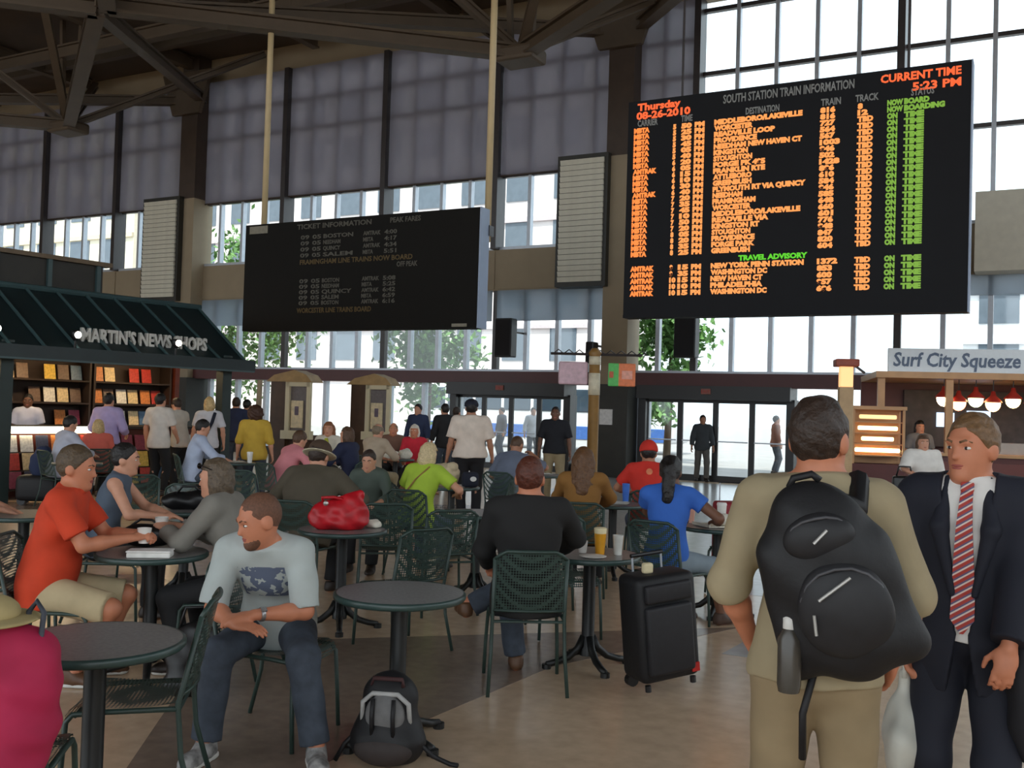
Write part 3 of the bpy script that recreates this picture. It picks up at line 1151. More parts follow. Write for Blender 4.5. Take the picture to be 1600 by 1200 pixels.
    if shoes is not None:
        hs = min(h, 0.011)
        for sg, l in L.items():
            f, a = l['f'], l['a']
            sole = a + V3(0, 0, -0.083)
            ps = [rc(a + V3(0, 0, -0.045) - f * 0.035, a + V3(0, 0, -0.050) + f * 0.13 * S, 0.043, 0.036, 0.03),
                  rc(a + V3(0, 0, 0.0) - f * 0.015, a + V3(0, 0, -0.04) + f * 0.02, 0.046, 0.045, 0.03),
                  el(a + V3(0, 0, -0.055) + f * 0.12 * S, np.stack([np.cross(f, up), f, up], 1), V3(0.046, 0.075, 0.034), 0.03)]
            so = sdf_obj('shoe', ps, hs, shoes, t, cuts=[(-up, sole + V3(0, 0, 0.012)), (up, a + V3(0, 0, 0.018))])
            if h < 0.011:
                sdf_obj('sole', [rc(sole + V3(0, 0, 0.01) - f * 0.04, sole + V3(0, 0, 0.01) + f * 0.14 * S, 0.047, 0.047, 0.02)], hs, M('sole_white', (214, 212, 206), 0.6), so,
                        cuts=[(-up, sole), (up, sole + V3(0, 0, 0.024))])
    # ---- hair
    hh_ = min(h, 0.012)
    base = el(Hc + (hf_ * -0.016 + hu_ * 0.024) * SH, FH, V3(0.082, 0.101, 0.105) * SH, 0.02)
    pl = unit(hf_ * 0.80 - hu_ * 0.60)
    front = (pl, Hc + pl * 0.016 * SH)
    low = (-hu_, Hc - hu_ * 0.075 * SH)
    ho = None
    if style in ('short', 'crop'):
        bb = base if style == 'short' else el(base['c'], FH, V3(0.0765, 0.0965, 0.100) * SH, 0.02)
        ho = sdf_obj('hair', [bb], hh_, hair, t, cuts=[front, low], noise=0.003 if style == 'short' else 0.0008, nscale=70)
    elif style == 'thin':
        ho = sdf_obj('hair', [base], hh_, hair, t, cuts=[front, low, (hu_, Hc + hu_ * 0.075 * SH)], noise=0.003, nscale=70)
    elif style in ('bob', 'long', 'pony', 'curly'):
        ps = [el(base['c'], FH, V3(0.088, 0.108, 0.110) * SH, 0.03)]
        if style == 'bob':
            ps.append(el(Hc + (hf_ * -0.028 - hu_ * 0.055) * SH, FH, V3(0.095, 0.092, 0.095) * SH, 0.04))
        if style == 'long':
            ps += [rc(Hc + (hf_ * -0.06 - hu_ * 0.02) * SH, N - f2 * 0.075 * SH - u2 * 0.16 * SH, 0.085 * SH, 0.070 * SH, 0.05),
                   rc(Hc + (hr_ * 0.05 - hf_ * 0.03) * SH, N + (r2 * 0.08 - f2 * 0.04 - u2 * 0.10) * SH, 0.05 * SH, 0.05 * SH, 0.05),
                   rc(Hc + (-hr_ * 0.05 - hf_ * 0.03) * SH, N + (-r2 * 0.08 - f2 * 0.04 - u2 * 0.10) * SH, 0.05 * SH, 0.05 * SH, 0.05)]
        if style == 'pony':
            ps += [rc(Hc + (hf_ * -0.10 - hu_ * 0.0) * SH, N - f2 * 0.10 * SH - u2 * 0.10 * SH, 0.055 * SH, 0.045 * SH, 0.03)]
        if style == 'curly':
            ps = [el(base['c'] - hu_ * 0.03, FH, V3(0.128, 0.125, 0.150) * SH, 0.03)]

        def facecut(X, Y, Z):
            f = (X - Hc[0]) * hf_[0] + (Y - Hc[1]) * hf_[1] + (Z - Hc[2]) * hf_[2]
            u = (X - Hc[0]) * hu_[0] + (Y - Hc[1]) * hu_[1] + (Z - Hc[2]) * hu_[2]
            lim = np.where(u > 0.055 * SH, 0.10, 0.012)
            return f - lim
        ho = sdf_obj('hair', ps, hh_, hair, t, noise=0.008 if style == 'curly' else 0.004, nscale=55, carve=facecut)
    if beard:
        sdf_obj('stubble_beard', [el(Hc + (hf_ * 0.029 - hu_ * 0.046) * SH, FH, V3(0.0575, 0.0635, 0.0805) * SH, 0.03), el(Hc + (hf_ * 0.069 - hu_ * 0.101) * SH, FH, V3(0.0275, 0.0235, 0.022) * SH, 0.03)], 0.007, hair, t,
                cuts=[(unit(hu_ + hf_ * 0.25), Hc + (hf_ * 0.05 - hu_ * 0.070) * SH)])
    if face:
        for sg in (-1, 1):
            c = Hc + (hr_ * 0.032 * sg + hf_ * 0.0745 + hu_ * 0.0) * SH
            rot = Matrix(FH.tolist())
            eo = MB().ell(c, (0.0135 * SH, 0.010 * SH, 0.0068 * SH), rot=rot).build('eye', M_EYE, t, smooth=True)
            MB().ell(c + hf_ * 0.0065 * SH, (0.0066 * SH, 0.0045 * SH, 0.0062 * SH), rot=rot).build('iris', M_IRIS, eo, smooth=True)
            b0 = Hc + (hr_ * 0.014 * sg + hf_ * 0.092 + hu_ * 0.020) * SH
            b1 = Hc + (hr_ * 0.034 * sg + hf_ * 0.088 + hu_ * 0.027) * SH
            b2 = Hc + (hr_ * 0.052 * sg + hf_ * 0.074 + hu_ * 0.020) * SH
            MB().tube([b0, b1, b2], [0.0045, 0.0045, 0.002], 6).build('eyebrow', hair, t, smooth=True)
        lc = Hc + (hf_ * 0.084 - hu_ * 0.062) * SH
        MB().ell(lc, (0.023 * SH, 0.010 * SH, 0.0052 * SH), rot=Matrix(FH.tolist())).build('lips', M_LIP, t, smooth=True)
        MB().ell(lc - hu_ * 0.009 * SH, (0.019 * SH, 0.009 * SH, 0.005 * SH), rot=Matrix(FH.tolist())).build('lips', M_LIP, t, smooth=True)
    J = dict(root=t, P=P, C=C, N=N, Sc=Sc, Hc=Hc, F2=F2, F1=F1, FH=FH, A=A, L=L, S=S, wst=wst, h=h)
    return J


def to_world(J, p):
    t = J['root']
    return Matrix.Translation(t.location) @ Matrix.Rotation(t.rotation_euler.z, 4, 'Z') @ Vector(p)


def G(px, py, Y):
    p = at(px, py, Y)
    return (p.x, p.y)

# ================================================================== BOARDS
m_board = M('board_black', (15, 16, 21), 0.7, 0.1, 3, spec=0.3)
m_board2 = M('board_brownblack', (17, 14, 10), 0.75, 0.1, 3, spec=0.25)
m_bluegrey = M('board_edge_lit', (150, 165, 190), 0.5, 0.05, 3)  # bluish window light on the board ends, put into their colour
AMBER = EM('led_amber', (232, 146, 74), 0.72)
AMBER2 = EM('led_orange', (236, 128, 54), 0.75)
GREENL = EM('led_green', (116, 160, 52), 0.55)
GREENB = EM('led_bright_green', (90, 205, 30), 0.5)
HEADG = M('board_heading_grey', (146, 148, 146), 0.6)
rng = random.Random(5)

bw, bh = 5.43, 3.76
bx0, bz1 = 2.88, 7.08
BY = -8.5
bd = empty('departure_board', B(bx0, BY, 0), BRZ, 'large black electronic departure board lit with amber and green rows', 'board')
MB().bb(0, bw, 0, 0.28, bz1 - bh, bz1).build('casing', m_board, bd)
MB().bb(bw, bw + 0.02, -0.01, 0.29, bz1 - bh, bz1).build('side_edge', m_bluegrey, bd)
MB().bb(0, bw, -0.012, 0, bz1 - bh, bz1 - bh + 0.05).build('bottom_rail', m_board, bd)
for x in (0.9, bw - 0.9):
    MB().tube([(x, 0.2, bz1), (x, 0.2, 13.19)], 0.022, 6).build('hanger_rod', m_dkalu, bd)


def ub(px):  # crop pixel (0..1505 across the face) to metres along the board
    f = (px - 30) / 1505.0
    return bw * 1.176 * f / (1 + 0.176 * f)


def bz(v):
    return bz1 - bh * v


def row_v(i):
    return 0.148 + 0.0272 * i if i < 22 else 0.786 + 0.0285 * (i - 22)


DEST = ['MIDDLEBORO/LAKEVILLE', 'WORCESTER', 'READVILLE LOOP', 'PROVIDENCE', 'NEEDHAM NEW HAVEN CT', 'KINGSTON', 'STOUGHTON', 'FORGE PK 495', 'FRANKLIN RTE', 'ATTLEBORO', 'GREENBUSH', 'PLYMOUTH RT VIA QUINCY', 'NEEDHAM', 'FRAMINGHAM', 'WORCESTER', 'MIDDLEBORO/LAKEVILLE', 'READVILLE VIA', 'KINGSTON RT', 'STOUGHTON', 'PROVIDENCE', 'FORGE PARK', 'GREENBUSH',
        'NEW YORK PENN STATION', 'WASHINGTON DC', 'NEW HAVEN CT', 'PHILADELPHIA', 'WASHINGTON DC']


def col_rows(name, strings, xa, xb, mat, wmax):
    """one printed column of LED rows: every row's lettering at its own place, joined as one print"""
    for i, s_ in enumerate(strings):
        if not s_:
            continue
        w = (ub(xb) - ub(xa)) * min(1.0, len(s_) / wmax) if wmax else None
        text_mesh(name, s_, 0.110, mat, bd, (ub(xa), -0.006, bz(row_v(i))), ext=0.003, bold=0.008, width=w)


NROW = 27
col_rows('lettering', ['MBTA' if i not in (7, 11) else 'AMTRAK' for i in range(22)] + ['AMTRAK'] * 5, 57, 160, AMBER2, 6)
hrs = [str(5 + (i // 6)) for i in range(22)] + ['9', '9', '10', '10', '10']
col_rows('lettering', hrs, 228, 256, AMBER, 2)
col_rows('lettering', ['%02d' % rng.choice((5, 10, 15, 20, 25, 30, 35, 40, 45, 50)) for i in range(NROW)], 264, 310, AMBER, 2)
col_rows('lettering', ['PM'] * NROW, 322, 366, AMBER, 2)
col_rows('lettering', DEST, 408, 815, AMBER, 21)
col_rows('lettering', [str(rng.randrange(500, 980)) if i not in (5, 8, 22) else str(rng.randrange(1000, 2200)) for i in range(NROW)], 872, 962, AMBER, 4)
col_rows('lettering', ['8', '12'] + ['TBD'] * 25, 1036, 1106, AMBER, 3)
col_rows('lettering', ['NOW', 'NOW'] + ['ON'] * 25, 1166, 1236, GREENL, 3)
col_rows('lettering', ['BOARD', 'BOARDING'] + ['TIME'] * 25, 1240, 1420, GREENL, 8)
text_mesh('lettering', 'TRAVEL ADVISORY', 0.115, GREENB, bd, (ub(528), -0.006, bz(0.757)), ext=0.003, bold=0.006, width=ub(830) - ub(528))
text_mesh('lettering', 'Thursday', 0.17, EM('led_red', (226, 92, 44), 0.75), bd, (ub(70), -0.006, bz(0.045)), ext=0.003, bold=0.007, width=ub(258) - ub(70))
text_mesh('lettering', '08-26-2010', 0.17, MATS['led_red'], bd, (ub(66), -0.006, bz(0.085)), ext=0.003, bold=0.007, width=ub(302) - ub(66))
text_mesh('lettering', 'CURRENT TIME', 0.17, MATS['led_red'], bd, (ub(1135), -0.006, bz(0.052)), ext=0.003, bold=0.006, width=ub(1490) - ub(1135))
text_mesh('lettering', '5:23 PM', 0.17, MATS['led_red'], bd, (ub(1275), -0.006, bz(0.098)), ext=0.003, bold=0.006, width=ub(1490) - ub(1275))
text_mesh('lettering', 'SOUTH STATION TRAIN INFORMATION', 0.20, HEADG, bd, (ub(445), -0.006, bz(0.058)), ext=0.003, bold=0.004, width=ub(1020) - ub(445))
for s_, a, b_ in (('CARRIER', 72, 160), ('TIME', 262, 312), ('DESTINATION', 545, 692), ('TRAIN', 875, 962), ('TRACK', 1026, 1128), ('STATUS', 1270, 1372)):
    text_mesh('lettering', s_, 0.15, HEADG, bd, (ub(a), -0.006, bz(0.118)), ext=0.003, bold=0.004, width=ub(b_) - ub(a))

# the second, dim board hung on two cream poles
tw, th_ = 5.82, 2.28
tx0, tz1 = -5.86, 5.46
tb_ = empty('ticket_board', B(tx0, BY, 0), BRZ, 'wide dark unlit information board hung from two cream poles', 'board')
MB().bb(0, tw, 0, 0.30, tz1 - th_, tz1).build('casing', m_board2, tb_)
MB().bb(tw, tw + 0.03, -0.01, 0.31, tz1 - th_, tz1).build('side_edge', m_bluegrey, tb_)
m_cream = M('pole_cream', (206, 184, 142), 0.5, 0.05, 3)
for x in (0.18, tw - 0.04):
    MB().tube([(x, 0.36, tz1 - 0.6), (x, 0.36, 13.19)], 0.065, 12).build('pole', m_cream, tb_, smooth=True)
    MB().bb(x - 0.09, x + 0.09, 0.28, 0.45, tz1 - 0.5, tz1 - 0.3).build('bracket', m_dkalu, tb_)
DIMW = M('dim_lettering', (84, 80, 70), 0.6)
DIMY = M('dim_amber_lettering', (88, 68, 24), 0.6)


def ut(px):
    f = (px - 30) / 1500.0
    return tw * 1.148 * f / (1 + 0.148 * f)


def tv(y):
    return tz1 - th_ * y


for s_, a, b_, y, mt in (('TICKET INFORMATION', 360, 835, 0.075, DIMW), ('PEAK FARES', 955, 1150, 0.075, DIMW), ('FRAMINGHAM LINE TRAINS NOW BOARD', 385, 1105, 0.40, DIMY), ('OFF PEAK', 1005, 1138, 0.46, DIMW), ('WORCESTER LINE TRAINS BOARD', 375, 850, 0.84, DIMY)):
    text_mesh('lettering', s_, 0.14, mt, tb_, (ut(a), -0.006, tv(y)), ext=0.003, bold=0.003, width=ut(b_) - ut(a))
for r_, y in enumerate((0.17, 0.225, 0.28, 0.335, 0.57, 0.62, 0.67, 0.72, 0.77)):
    for s_, a, b_ in (('09', 385, 440), ('05', 460, 515), (('BOSTON', 'NEEDHAM', 'QUINCY', 'SALEM')[r_ % 4], 530, 640 if r_ % 3 else 720), (('AMTRAK', 'MBTA')[r_ % 2], 785, 895 if r_ % 2 == 0 else 850), ('%d:%02d' % (4 + r_ // 3, (r_ * 17) % 60), 920, 1000)):
        text_mesh('lettering', s_, 0.115, DIMW, tb_, (ut(a), -0.006, tv(y)), ext=0.003, bold=0.003, width=ut(b_) - ut(a))
MB().bb(0.12, 0.62, -0.012, 0, tz1 - 0.2, tz1 - 0.04).build('name_plate', M('plate_grey', (132, 126, 110), 0.6), tb_)
MB().bb(tw - 0.55, tw - 0.22, -0.01, 0, tz1 - th_ + 0.03, tz1 - th_ + 0.09).build('name_plate', MATS['plate_grey'], tb_)


# wall-mounted loudspeakers
def loudspeaker(x, zc, label, w=0.5, h=1.05):
    s_ = empty('loudspeaker', B(x, -0.95, zc), BRZ, label, 'loudspeaker', 'loudspeakers on the window wall')
    MB().rbox((0, 0, 0), (w, 0.36, h), 0.03).build('cabinet', m_black, s_)
    MB().bb(-w / 2 + 0.03, w / 2 - 0.03, -0.20, -0.18, -h / 2 + 0.04, h / 2 - 0.04).build('speaker_grille', M('grille_cloth', (34, 33, 36), 0.9, 0.2, 80), s_)
    MB().tube([(0, 0.17, 0.2), (0, 1.06, 0.2)], 0.03, 8).build('bracket_arm', m_dkalu, s_)


loudspeaker(-3.52, 3.60, 'tall black loudspeaker on an arm below the tan panel beside the unlit board')
loudspeaker(1.55, 3.62, 'tall black loudspeaker on an arm under the lit departure board', 0.55, 1.1)
loudspeaker(-0.98, 3.2, 'small black loudspeaker beside the wall column', 0.22, 0.55)

# round ceiling lamp
cl_p = at(592, 12, 24.5)
cl = empty('ceiling_lamp', (cl_p.x, cl_p.y, 12.2), 0, 'round dark drum lamp fixed under the roof trusses', 'lamp')
MB().lathe([(0.35, 1.0), (0.35, 0.25), (0.6, 0.2), (0.62, -0.1), (0.5, -0.16)], seg=28).build('housing', m_beam, cl, smooth=True)
MB().lathe([(0.46, -0.15), (0.46, -0.17), (0.2, -0.18)], seg=28).build('lens', M('lamp_lens', (150, 146, 138), 0.3), cl)
MB().tube([(0, 0, 0.9), (0, 0, 1.02)], 0.12, 10).build('stem', m_beam, cl)

# sign post with two hanging signs
sp = empty('sign_post', at(924, 760, 19.0).xy.to_3d(), R(-4), 'golden tan sign post with a crossbar and two small hanging signs', 'sign')
MB().lathe([(0.2, 0), (0.2, 0.06), (0.12, 0.12), (0.105, 0.3), (0.105, 2.75), (0.13, 2.8), (0.06, 2.9)], seg=14).build('post', M('post_gold', (150, 112, 58), 0.45, 0.15, 5), sp, smooth=True)
MB().lathe([(0.112, 0), (0.112, 0.42)], (0, 0, 2.0), 14).build('post_band', M('band_cream', (220, 210, 184), 0.5), sp, smooth=True)
MB().lathe([(0.112, 0), (0.112, 0.16)], (0, 0, 2.58), 14).build('post_band', MATS['band_cream'], sp, smooth=True)
MB().tube([(-0.85, 0, 2.78), (0.9, 0, 2.78)], 0.025, 8).build('crossbar', m_dkalu, sp)
for k in range(9):
    MB().tube([(-0.8 + k * 0.2, 0, 2.78), (-0.7 + k * 0.2, 0, 2.86), (-0.6 + k * 0.2, 0, 2.78)], 0.012, 5).build('scroll', m_dkalu, sp)
m_pk = M('sign_pink', (214, 180, 190), 0.5)
o = MB().rbox((-0.41, 0, 2.41), (0.56, 0.07, 0.44), 0.03).build('hanging_sign', m_pk, sp)
o['label'] = 'pink hanging sign'
o = MB().rbox((0.37, 0, 2.40), (0.22, 0.07, 0.44), 0.02).build('hanging_sign', M('sign_green', (92, 190, 96), 0.5), sp)
o = MB().rbox((0.61, 0, 2.40), (0.34, 0.07, 0.44), 0.02).build('hanging_sign', M('sign_orange', (236, 132, 84), 0.5), sp)
o['label'] = 'orange half of the two-colour hanging sign'
MB().bb(0.28, 0.36, -0.045, -0.036, 2.34, 2.46).build('sign_emblem', M('emblem_red', (200, 96, 60), 0.5), sp)
MB().bb(0.52, 0.72, -0.045, -0.036, 2.32, 2.48).build('sign_emblem', M('emblem_pale', (240, 170, 150), 0.5), sp)

# display cases in front of the street windows
m_wood = M('wood_tan', (176, 142, 92), 0.5, 0.15, 6)
m_dwood = M('wood_dark', (78, 54, 36), 0.5, 0.15, 6)
m_crm = M('cream_paint', (226, 214, 180), 0.5, 0.04, 5)


def display_case(px, py, Z, label, w=0.62):
    p = at(px, py, Z)
    d = empty('display_case', (p.x, p.y, 0), R(-18), label, 'display case')
    MB().bb(-w / 2 - 0.4, -w / 2, -0.1, 0.4, 0, 2.15).build('side_cabinet', m_dwood, d)
    MB().prism([(-w / 2 - 0.5, 2.15), (w / 2 + 0.05, 2.15), (w / 2 - 0.1, 2.32), (-0.1, 2.42), (-w / 2 - 0.3, 2.3)], 'y', -0.15, 0.4).build('arched_top', m_wood, d)
    MB().bb(-w / 2, w / 2, 0.0, 0.38, 0, 0.95).build('base', m_dwood, d)
    for sx in (-1, 1):
        MB().bb(sx * (w / 2 - 0.04) - 0.05, sx * (w / 2 - 0.04) + 0.05, -0.12, -0.04, 0.95, 2.2).build('frame_stile', m_crm, d)
    MB().bb(-w / 2 + 0.01, w / 2 - 0.01, -0.12, -0.04, 2.05, 2.2).build('frame_rail', m_crm, d)
    MB().bb(-w / 2 - 0.06, w / 2 + 0.06, -0.2, -0.02, 0.86, 1.05).build('shelf', m_crm, d)
    MB().bb(-w / 2 + 0.05, w / 2 - 0.05, -0.03, 0.0, 1.0, 2.1).build('back_panel', M('case_grey', (120, 112, 112), 0.5), d)
    MB().rbox((-0.04, -0.06, 1.42), (w * 0.5, 0.03, 0.62), 0.01).build('poster', M('poster_cream', (232, 214, 176), 0.5, 0.15, 12), d)
    MB().rbox((-0.04, -0.08, 1.5), (w * 0.16, 0.02, 0.2), 0.01).build('poster_emblem', M('poster_ink', (110, 96, 110), 0.5), d)


display_case(468, 660, 22.5, 'cream framed display case with wooden arch standing beside the news kiosk')
display_case(592, 668, 23.5, 'cream framed display case with wooden arch between the street windows')

# ================================================================== NEWS KIOSK
KROT = -math.atan2(0.588, 0.809)          # x' axis: to the kiosk's rear (v), y' axis: along its front (u)
KO = at(385, 566, 18.9)
ka = math.atan2(0.809, 0.588)
nk = empty('news_kiosk', (KO.x, KO.y, 0), ka, 'dark green roofed news kiosk with shelves of magazines', 'kiosk')
# local x: along the front (0 = corner, negative towards the hall), local y: into the kiosk
m_roof = M('roof_green', (30, 44, 46), 0.45, 0.12, 3)
m_rib = M('roof_rib', (62, 84, 86), 0.4, 0.08, 3)
m_kwall = M('kiosk_mahogany', (92, 40, 26), 0.5, 0.2, 5)
m_kpost = M('kiosk_post', (38, 52, 50), 0.5, 0.1, 4)
KL = 11.0
zE, zR, dR = 2.43, 3.52, 1.75
pr = MB()
pr.add([(0, 0, zE), (-KL, 0, zE), (-KL, dR, zR), (0.2, dR, zR), (0.2, 2.9, zR), (-KL, 2.9, zR),
        (0, 0.05, zE - 0.05), (-KL, 0.05, zE - 0.05), (-KL, 2.9, zR - 0.05), (0.2, 2.9, zR - 0.05), (0.2, dR, zR - 0.1), (-KL, dR, zR - 0.1)],
       [(0, 1, 2, 3), (3, 2, 5, 4), (6, 10, 11, 7), (10, 9, 8, 11), (0, 3, 10, 6), (0, 6, 7, 1)])
pr.build('roof', m_roof, nk)
sl_ = math.atan2(zR - zE, dR)
for k in range(20):
    x = -0.05 - k * 0.56
    MB().tube([(x, -0.02, zE + 0.02), (x + (0.2 if k == 0 else 0), dR, zR + 0.03)], 0.028, 6).build('seam_rib', m_rib, nk)
MB().tube([(0.2, dR, zR + 0.03), (-KL, dR, zR + 0.03)], 0.06, 8).build('ridge_cap', m_rib, nk)
MB().bb(-KL, 0.12, -0.12, 0.06, zE - 0.18, zE + 0.03).build('gutter', m_roof, nk)
MB().bb(-KL, 0.1, -0.13, -0.11, zE - 0.20, zE - 0.17).build('gutter_trim', m_rib, nk)
for x in (-0.35, -4.5, -8.6):
    MB().bb(x - 0.1, x + 0.1, 0.1, 0.3, 0, zE + 0.1).build('post', m_kpost, nk)
MB().bb(-KL, 0.1, 2.75, 2.85, 0, zR - 0.06).build('rear_wall', m_kwall, nk)
MB().bb(0.0, 0.1, 2.2, 2.75, 0, zR - 0.12).build('side_wall', m_kwall, nk)
MB().bb(-KL, 0.05, 0.6, 0.66, zE - 0.12, zE + 0.25).build('fascia', m_kwall, nk)
# plant box on the roof
MB().bb(-7.6, -1.75, 2.1, 2.2, zR, zR + 0.62).build('louvre_screen', m_clad, nk)
for k in range(7):
    MB().bb(-7.6 + k * 0.95, -7.52 + k * 0.95, 2.04, 2.1, zR, zR + 0.66).build('screen_post', m_rib, nk)
MB().bb(-7.65, -1.6, 2.02, 2.25, zR + 0.62, zR + 0.70).build('screen_cap', M('cap_bronze', (110, 92, 70), 0.5), nk)
# lettering standing on the roof slope
m_let = M('letter_white', (206, 204, 196), 0.5)
tl = text_mesh('lettering', "MARTIN'S NEWS SHOPS", 0.32, m_let, nk, (-3.2, 0.30, zE + 0.17), (PI / 2, 0, 0), ext=0.03, bold=0.012, width=2.5)
MB().bb(-3.25, -0.65, 0.30, 0.36, zE + 0.10, zE + 0.15).build('letter_rail', m_rib, nk)
LAMPW = EM('spot_white', (255, 244, 225), 14)
for x in (-4.75, -3.45, -1.55):
    s_ = MB().lathe([(0.03, 0), (0.07, 0.05), (0.08, 0.13), (0.06, 0.16)], (x, 0.02, zE + 0.16), 12).build('spot_lamp', m_black, nk, smooth=True)
    MB().ell((x, -0.05, zE + 0.25), (0.055, 0.045, 0.055), 10, 8).build('bulb', LAMPW, s_, smooth=True)
    MB().tube([(x, 0.04, zE), (x, 0.02, zE + 0.2)], 0.02, 6).build('stem', m_black, s_)
# glowing tubes added under the roof to brighten the magazines
for x in (-1.0, -3.2, -5.4, -7.6):
    f_ = MB().bb(x - 0.7, x + 0.7, 1.45, 1.53, zE + 0.02, zE + 0.07).build('tube_lamp', EM('added_tube', (255, 220, 170), 26.0), nk)
# shelving at the back and a low rack in front
m_shelf = M('shelf_dark', (50, 36, 28), 0.6, 0.15, 5)
shelves = []
for bay in range(5):
    x0 = -0.05 - bay * 1.75
    s_ = empty('magazine_shelf', nk.matrix_world @ Vector((0, 0, 0)), ka, ['dark wooden magazine shelf unit at the back of the news kiosk near its corner', 'dark wooden magazine shelf unit behind the man in lavender', 'dark wooden magazine shelf unit beside the cashier', 'dark wooden magazine shelf unit past the cashier', 'dark wooden magazine shelf unit at the deep end of the kiosk'][bay], 'shelf', 'shelf units in the news kiosk')
    s_.location = (KO.x, KO.y, 0)
    MB().bb(x0 - 1.7, x0, 2.6, 2.74, 0, 2.6).build('back_board', m_shelf, s_)
    for xx in (x0 - 1.7, x0 - 0.04):
        MB().bb(xx, xx + 0.04, 2.25, 2.6, 0, 2.6).build('side_panel', m_shelf, s_)
    for z in (0.3, 0.72, 1.14, 1.56, 1.98, 2.4):
        MB().bb(x0 - 1.66, x0 - 0.04, 2.25, 2.6, z - 0.03, z).build('shelf', m_shelf, s_)
    shelves.append((x0, s_))
mag_cols = [(196, 60, 44), (226, 200, 150), (90, 120, 150), (232, 226, 214), (214, 130, 60), (70, 110, 80), (150, 60, 80), (60, 64, 84), (236, 196, 90), (120, 96, 80)]
mag_m = [M('magazine_%d' % i, c, 0.4, 0.25, 25) for i, c in enumerate(mag_cols)]
mag_me = []
for m_ in mag_m:
    me = MB().rbox((0, 0, 0.14), (0.215, 0.012, 0.28), 0.004, 1).mesh('magazine')
    me.materials.append(m_)
    mag_me.append(me)
names = ['red', 'cream', 'blue', 'white', 'orange', 'green', 'plum', 'navy', 'yellow', 'brown']


def magazine(i, lp, tilt, where):
    o = bpy.data.objects.new('magazine', mag_me[i])
    link(o)
    o.matrix_world = Matrix.Translation((KO.x, KO.y, 0)) @ Matrix.Rotation(ka, 4, 'Z') @ Matrix.Translation(lp) @ Matrix.Rotation(-tilt, 4, 'X')
    tag(o, '%s magazine %s' % (names[i], where[0]), 'magazine', where[1])


rng = random.Random(11)
bayname = ['near the kiosk corner', 'behind the man in lavender', 'beside the cashier', 'past the cashier']
for bi, (x0, s_) in enumerate(shelves[:4]):
    for zi, z in enumerate((0.72, 1.14, 1.56, 1.98)):
        for k in range(6):
            if rng.random() < 0.93:
                magazine(rng.randrange(10), (x0 - 0.2 - k * 0.262, 2.43 + rng.uniform(-0.04, 0.04), z + 0.005), R(12), ('on the %s shelf of the unit %s' % (('second', 'third', 'fourth', 'fifth')[zi], bayname[bi]), 'magazines on the back shelves of the kiosk'))
# low display rack with a lit top
for rx, lab in ((-3.5, 'low magazine rack with a lit counter top at the front of the kiosk'), (-1.4, 'low magazine rack with a dark top beside the customers')):
    rk_ = empty('magazine_rack', (KO.x, KO.y, 0), ka, lab, 'rack', 'low racks at the front of the kiosk')
    MB().bb(rx - 0.95, rx + 0.95, 0.95, 1.45, 0, 1.12).build('carcass', m_kwall, rk_)
    MB().bb(rx - 1.0, rx + 1.0, 0.85, 1.5, 1.12, 1.17).build('counter_top', m_clad, rk_)
    if rx < -2:
        MB().bb(rx - 0.95, rx + 0.9, 0.78, 0.85, 1.05, 1.16).build('tube_lamp', EM('counter_tube', (255, 236, 196), 5.0), rk_)
    for zi, (zz, yy) in enumerate(((0.16, 0.65), (0.45, 0.75), (0.74, 0.85))):
        MB().bb(rx - 0.95, rx + 0.95, yy - 0.1, 0.96, zz - 0.03, zz).build('step', m_shelf, rk_)
        for k in range(7):
            magazine(rng.randrange(10), (rx - 0.8 + k * 0.265, yy - 0.075, zz + 0.005), R(14), ('on the %s step of the low rack with a %s top' % (('bottom', 'middle', 'upper')[zi], 'lit' if rx < -2 else 'dark'), 'magazines on the low racks'))

# ================================================================== FOOD STALL
so = at(1480, 760, 17.2)
fs = empty('food_stall', (so.x, so.y, 0), R(-14), 'juice stall with a long white lettered sign and hanging lamps', 'food stall')
m_mar = M('stall_maroon', (88, 36, 34), 0.45, 0.1, 4)
m_cop = M('stall_copper', (196, 150, 104), 0.4, 0.1, 4)
MB().bb(-1.2, 3.4, 0, 0.55, 0, 1.1).build('counter', m_mar, fs)
for k in range(5):
    MB().bb(-1.15 + k * 0.92, -1.15 + k * 0.92 + 0.84, -0.02, 0, 0.12, 1.0).build('counter_panel', M('stall_panel', (104, 46, 40), 0.4, 0.1, 4), fs)
MB().bb(-1.25, 3.45, -0.08, 0.6, 1.1, 1.15).build('counter_top', m_cop, fs)
MB().bb(-1.2, 3.4, 2.6, 2.7, 0, 2.5).build('rear_wall', m_mar, fs)
MB().bb(-1.0, 3.4, 0.0, 0.12, 2.55, 2.96).build('sign_board', M('sign_white', (236, 244, 250), 0.5, 0.03), fs)
MB().bb(-1.2, 3.4, -0.03, 2.7, 2.44, 2.55).build('canopy', m_cop, fs)
text_mesh('lettering', 'Surf City Squeeze', 0.34, M('letter_slate', (96, 112, 136), 0.5), fs, (-0.92, -0.004, 2.65), ext=0.004, bold=0.008, width=2.05, shear=0.12)
for x in (-1.1, 0.02, 3.3):
    MB().bb(x - 0.06, x + 0.06, 0.05, 0.17, 1.15, 2.46).build('post', m_cop, fs)
MB().bb(-0.4, 2.6, 2.45, 2.6, 1.2, 2.3).build('menu_panel', M('menu_dark', (70, 60, 58), 0.5, 0.3, 6), fs)
for (x, z, wv) in ((0.2, 1.75, 0.32), (0.75, 1.8, 0.42)):
    MB().bb(x, x + wv, 2.4, 2.45, z - 0.16, z + 0.12).build('menu_screen', EM('menu_light', (205, 228, 255), 1.1), fs)
MB().bb(0.1, 3.2, 0.35, 0.55, 1.15, 1.35).build('glass_guard', M('steel_dull', (150, 144, 138), 0.35, 0.1, 5, metal=0.6), fs)
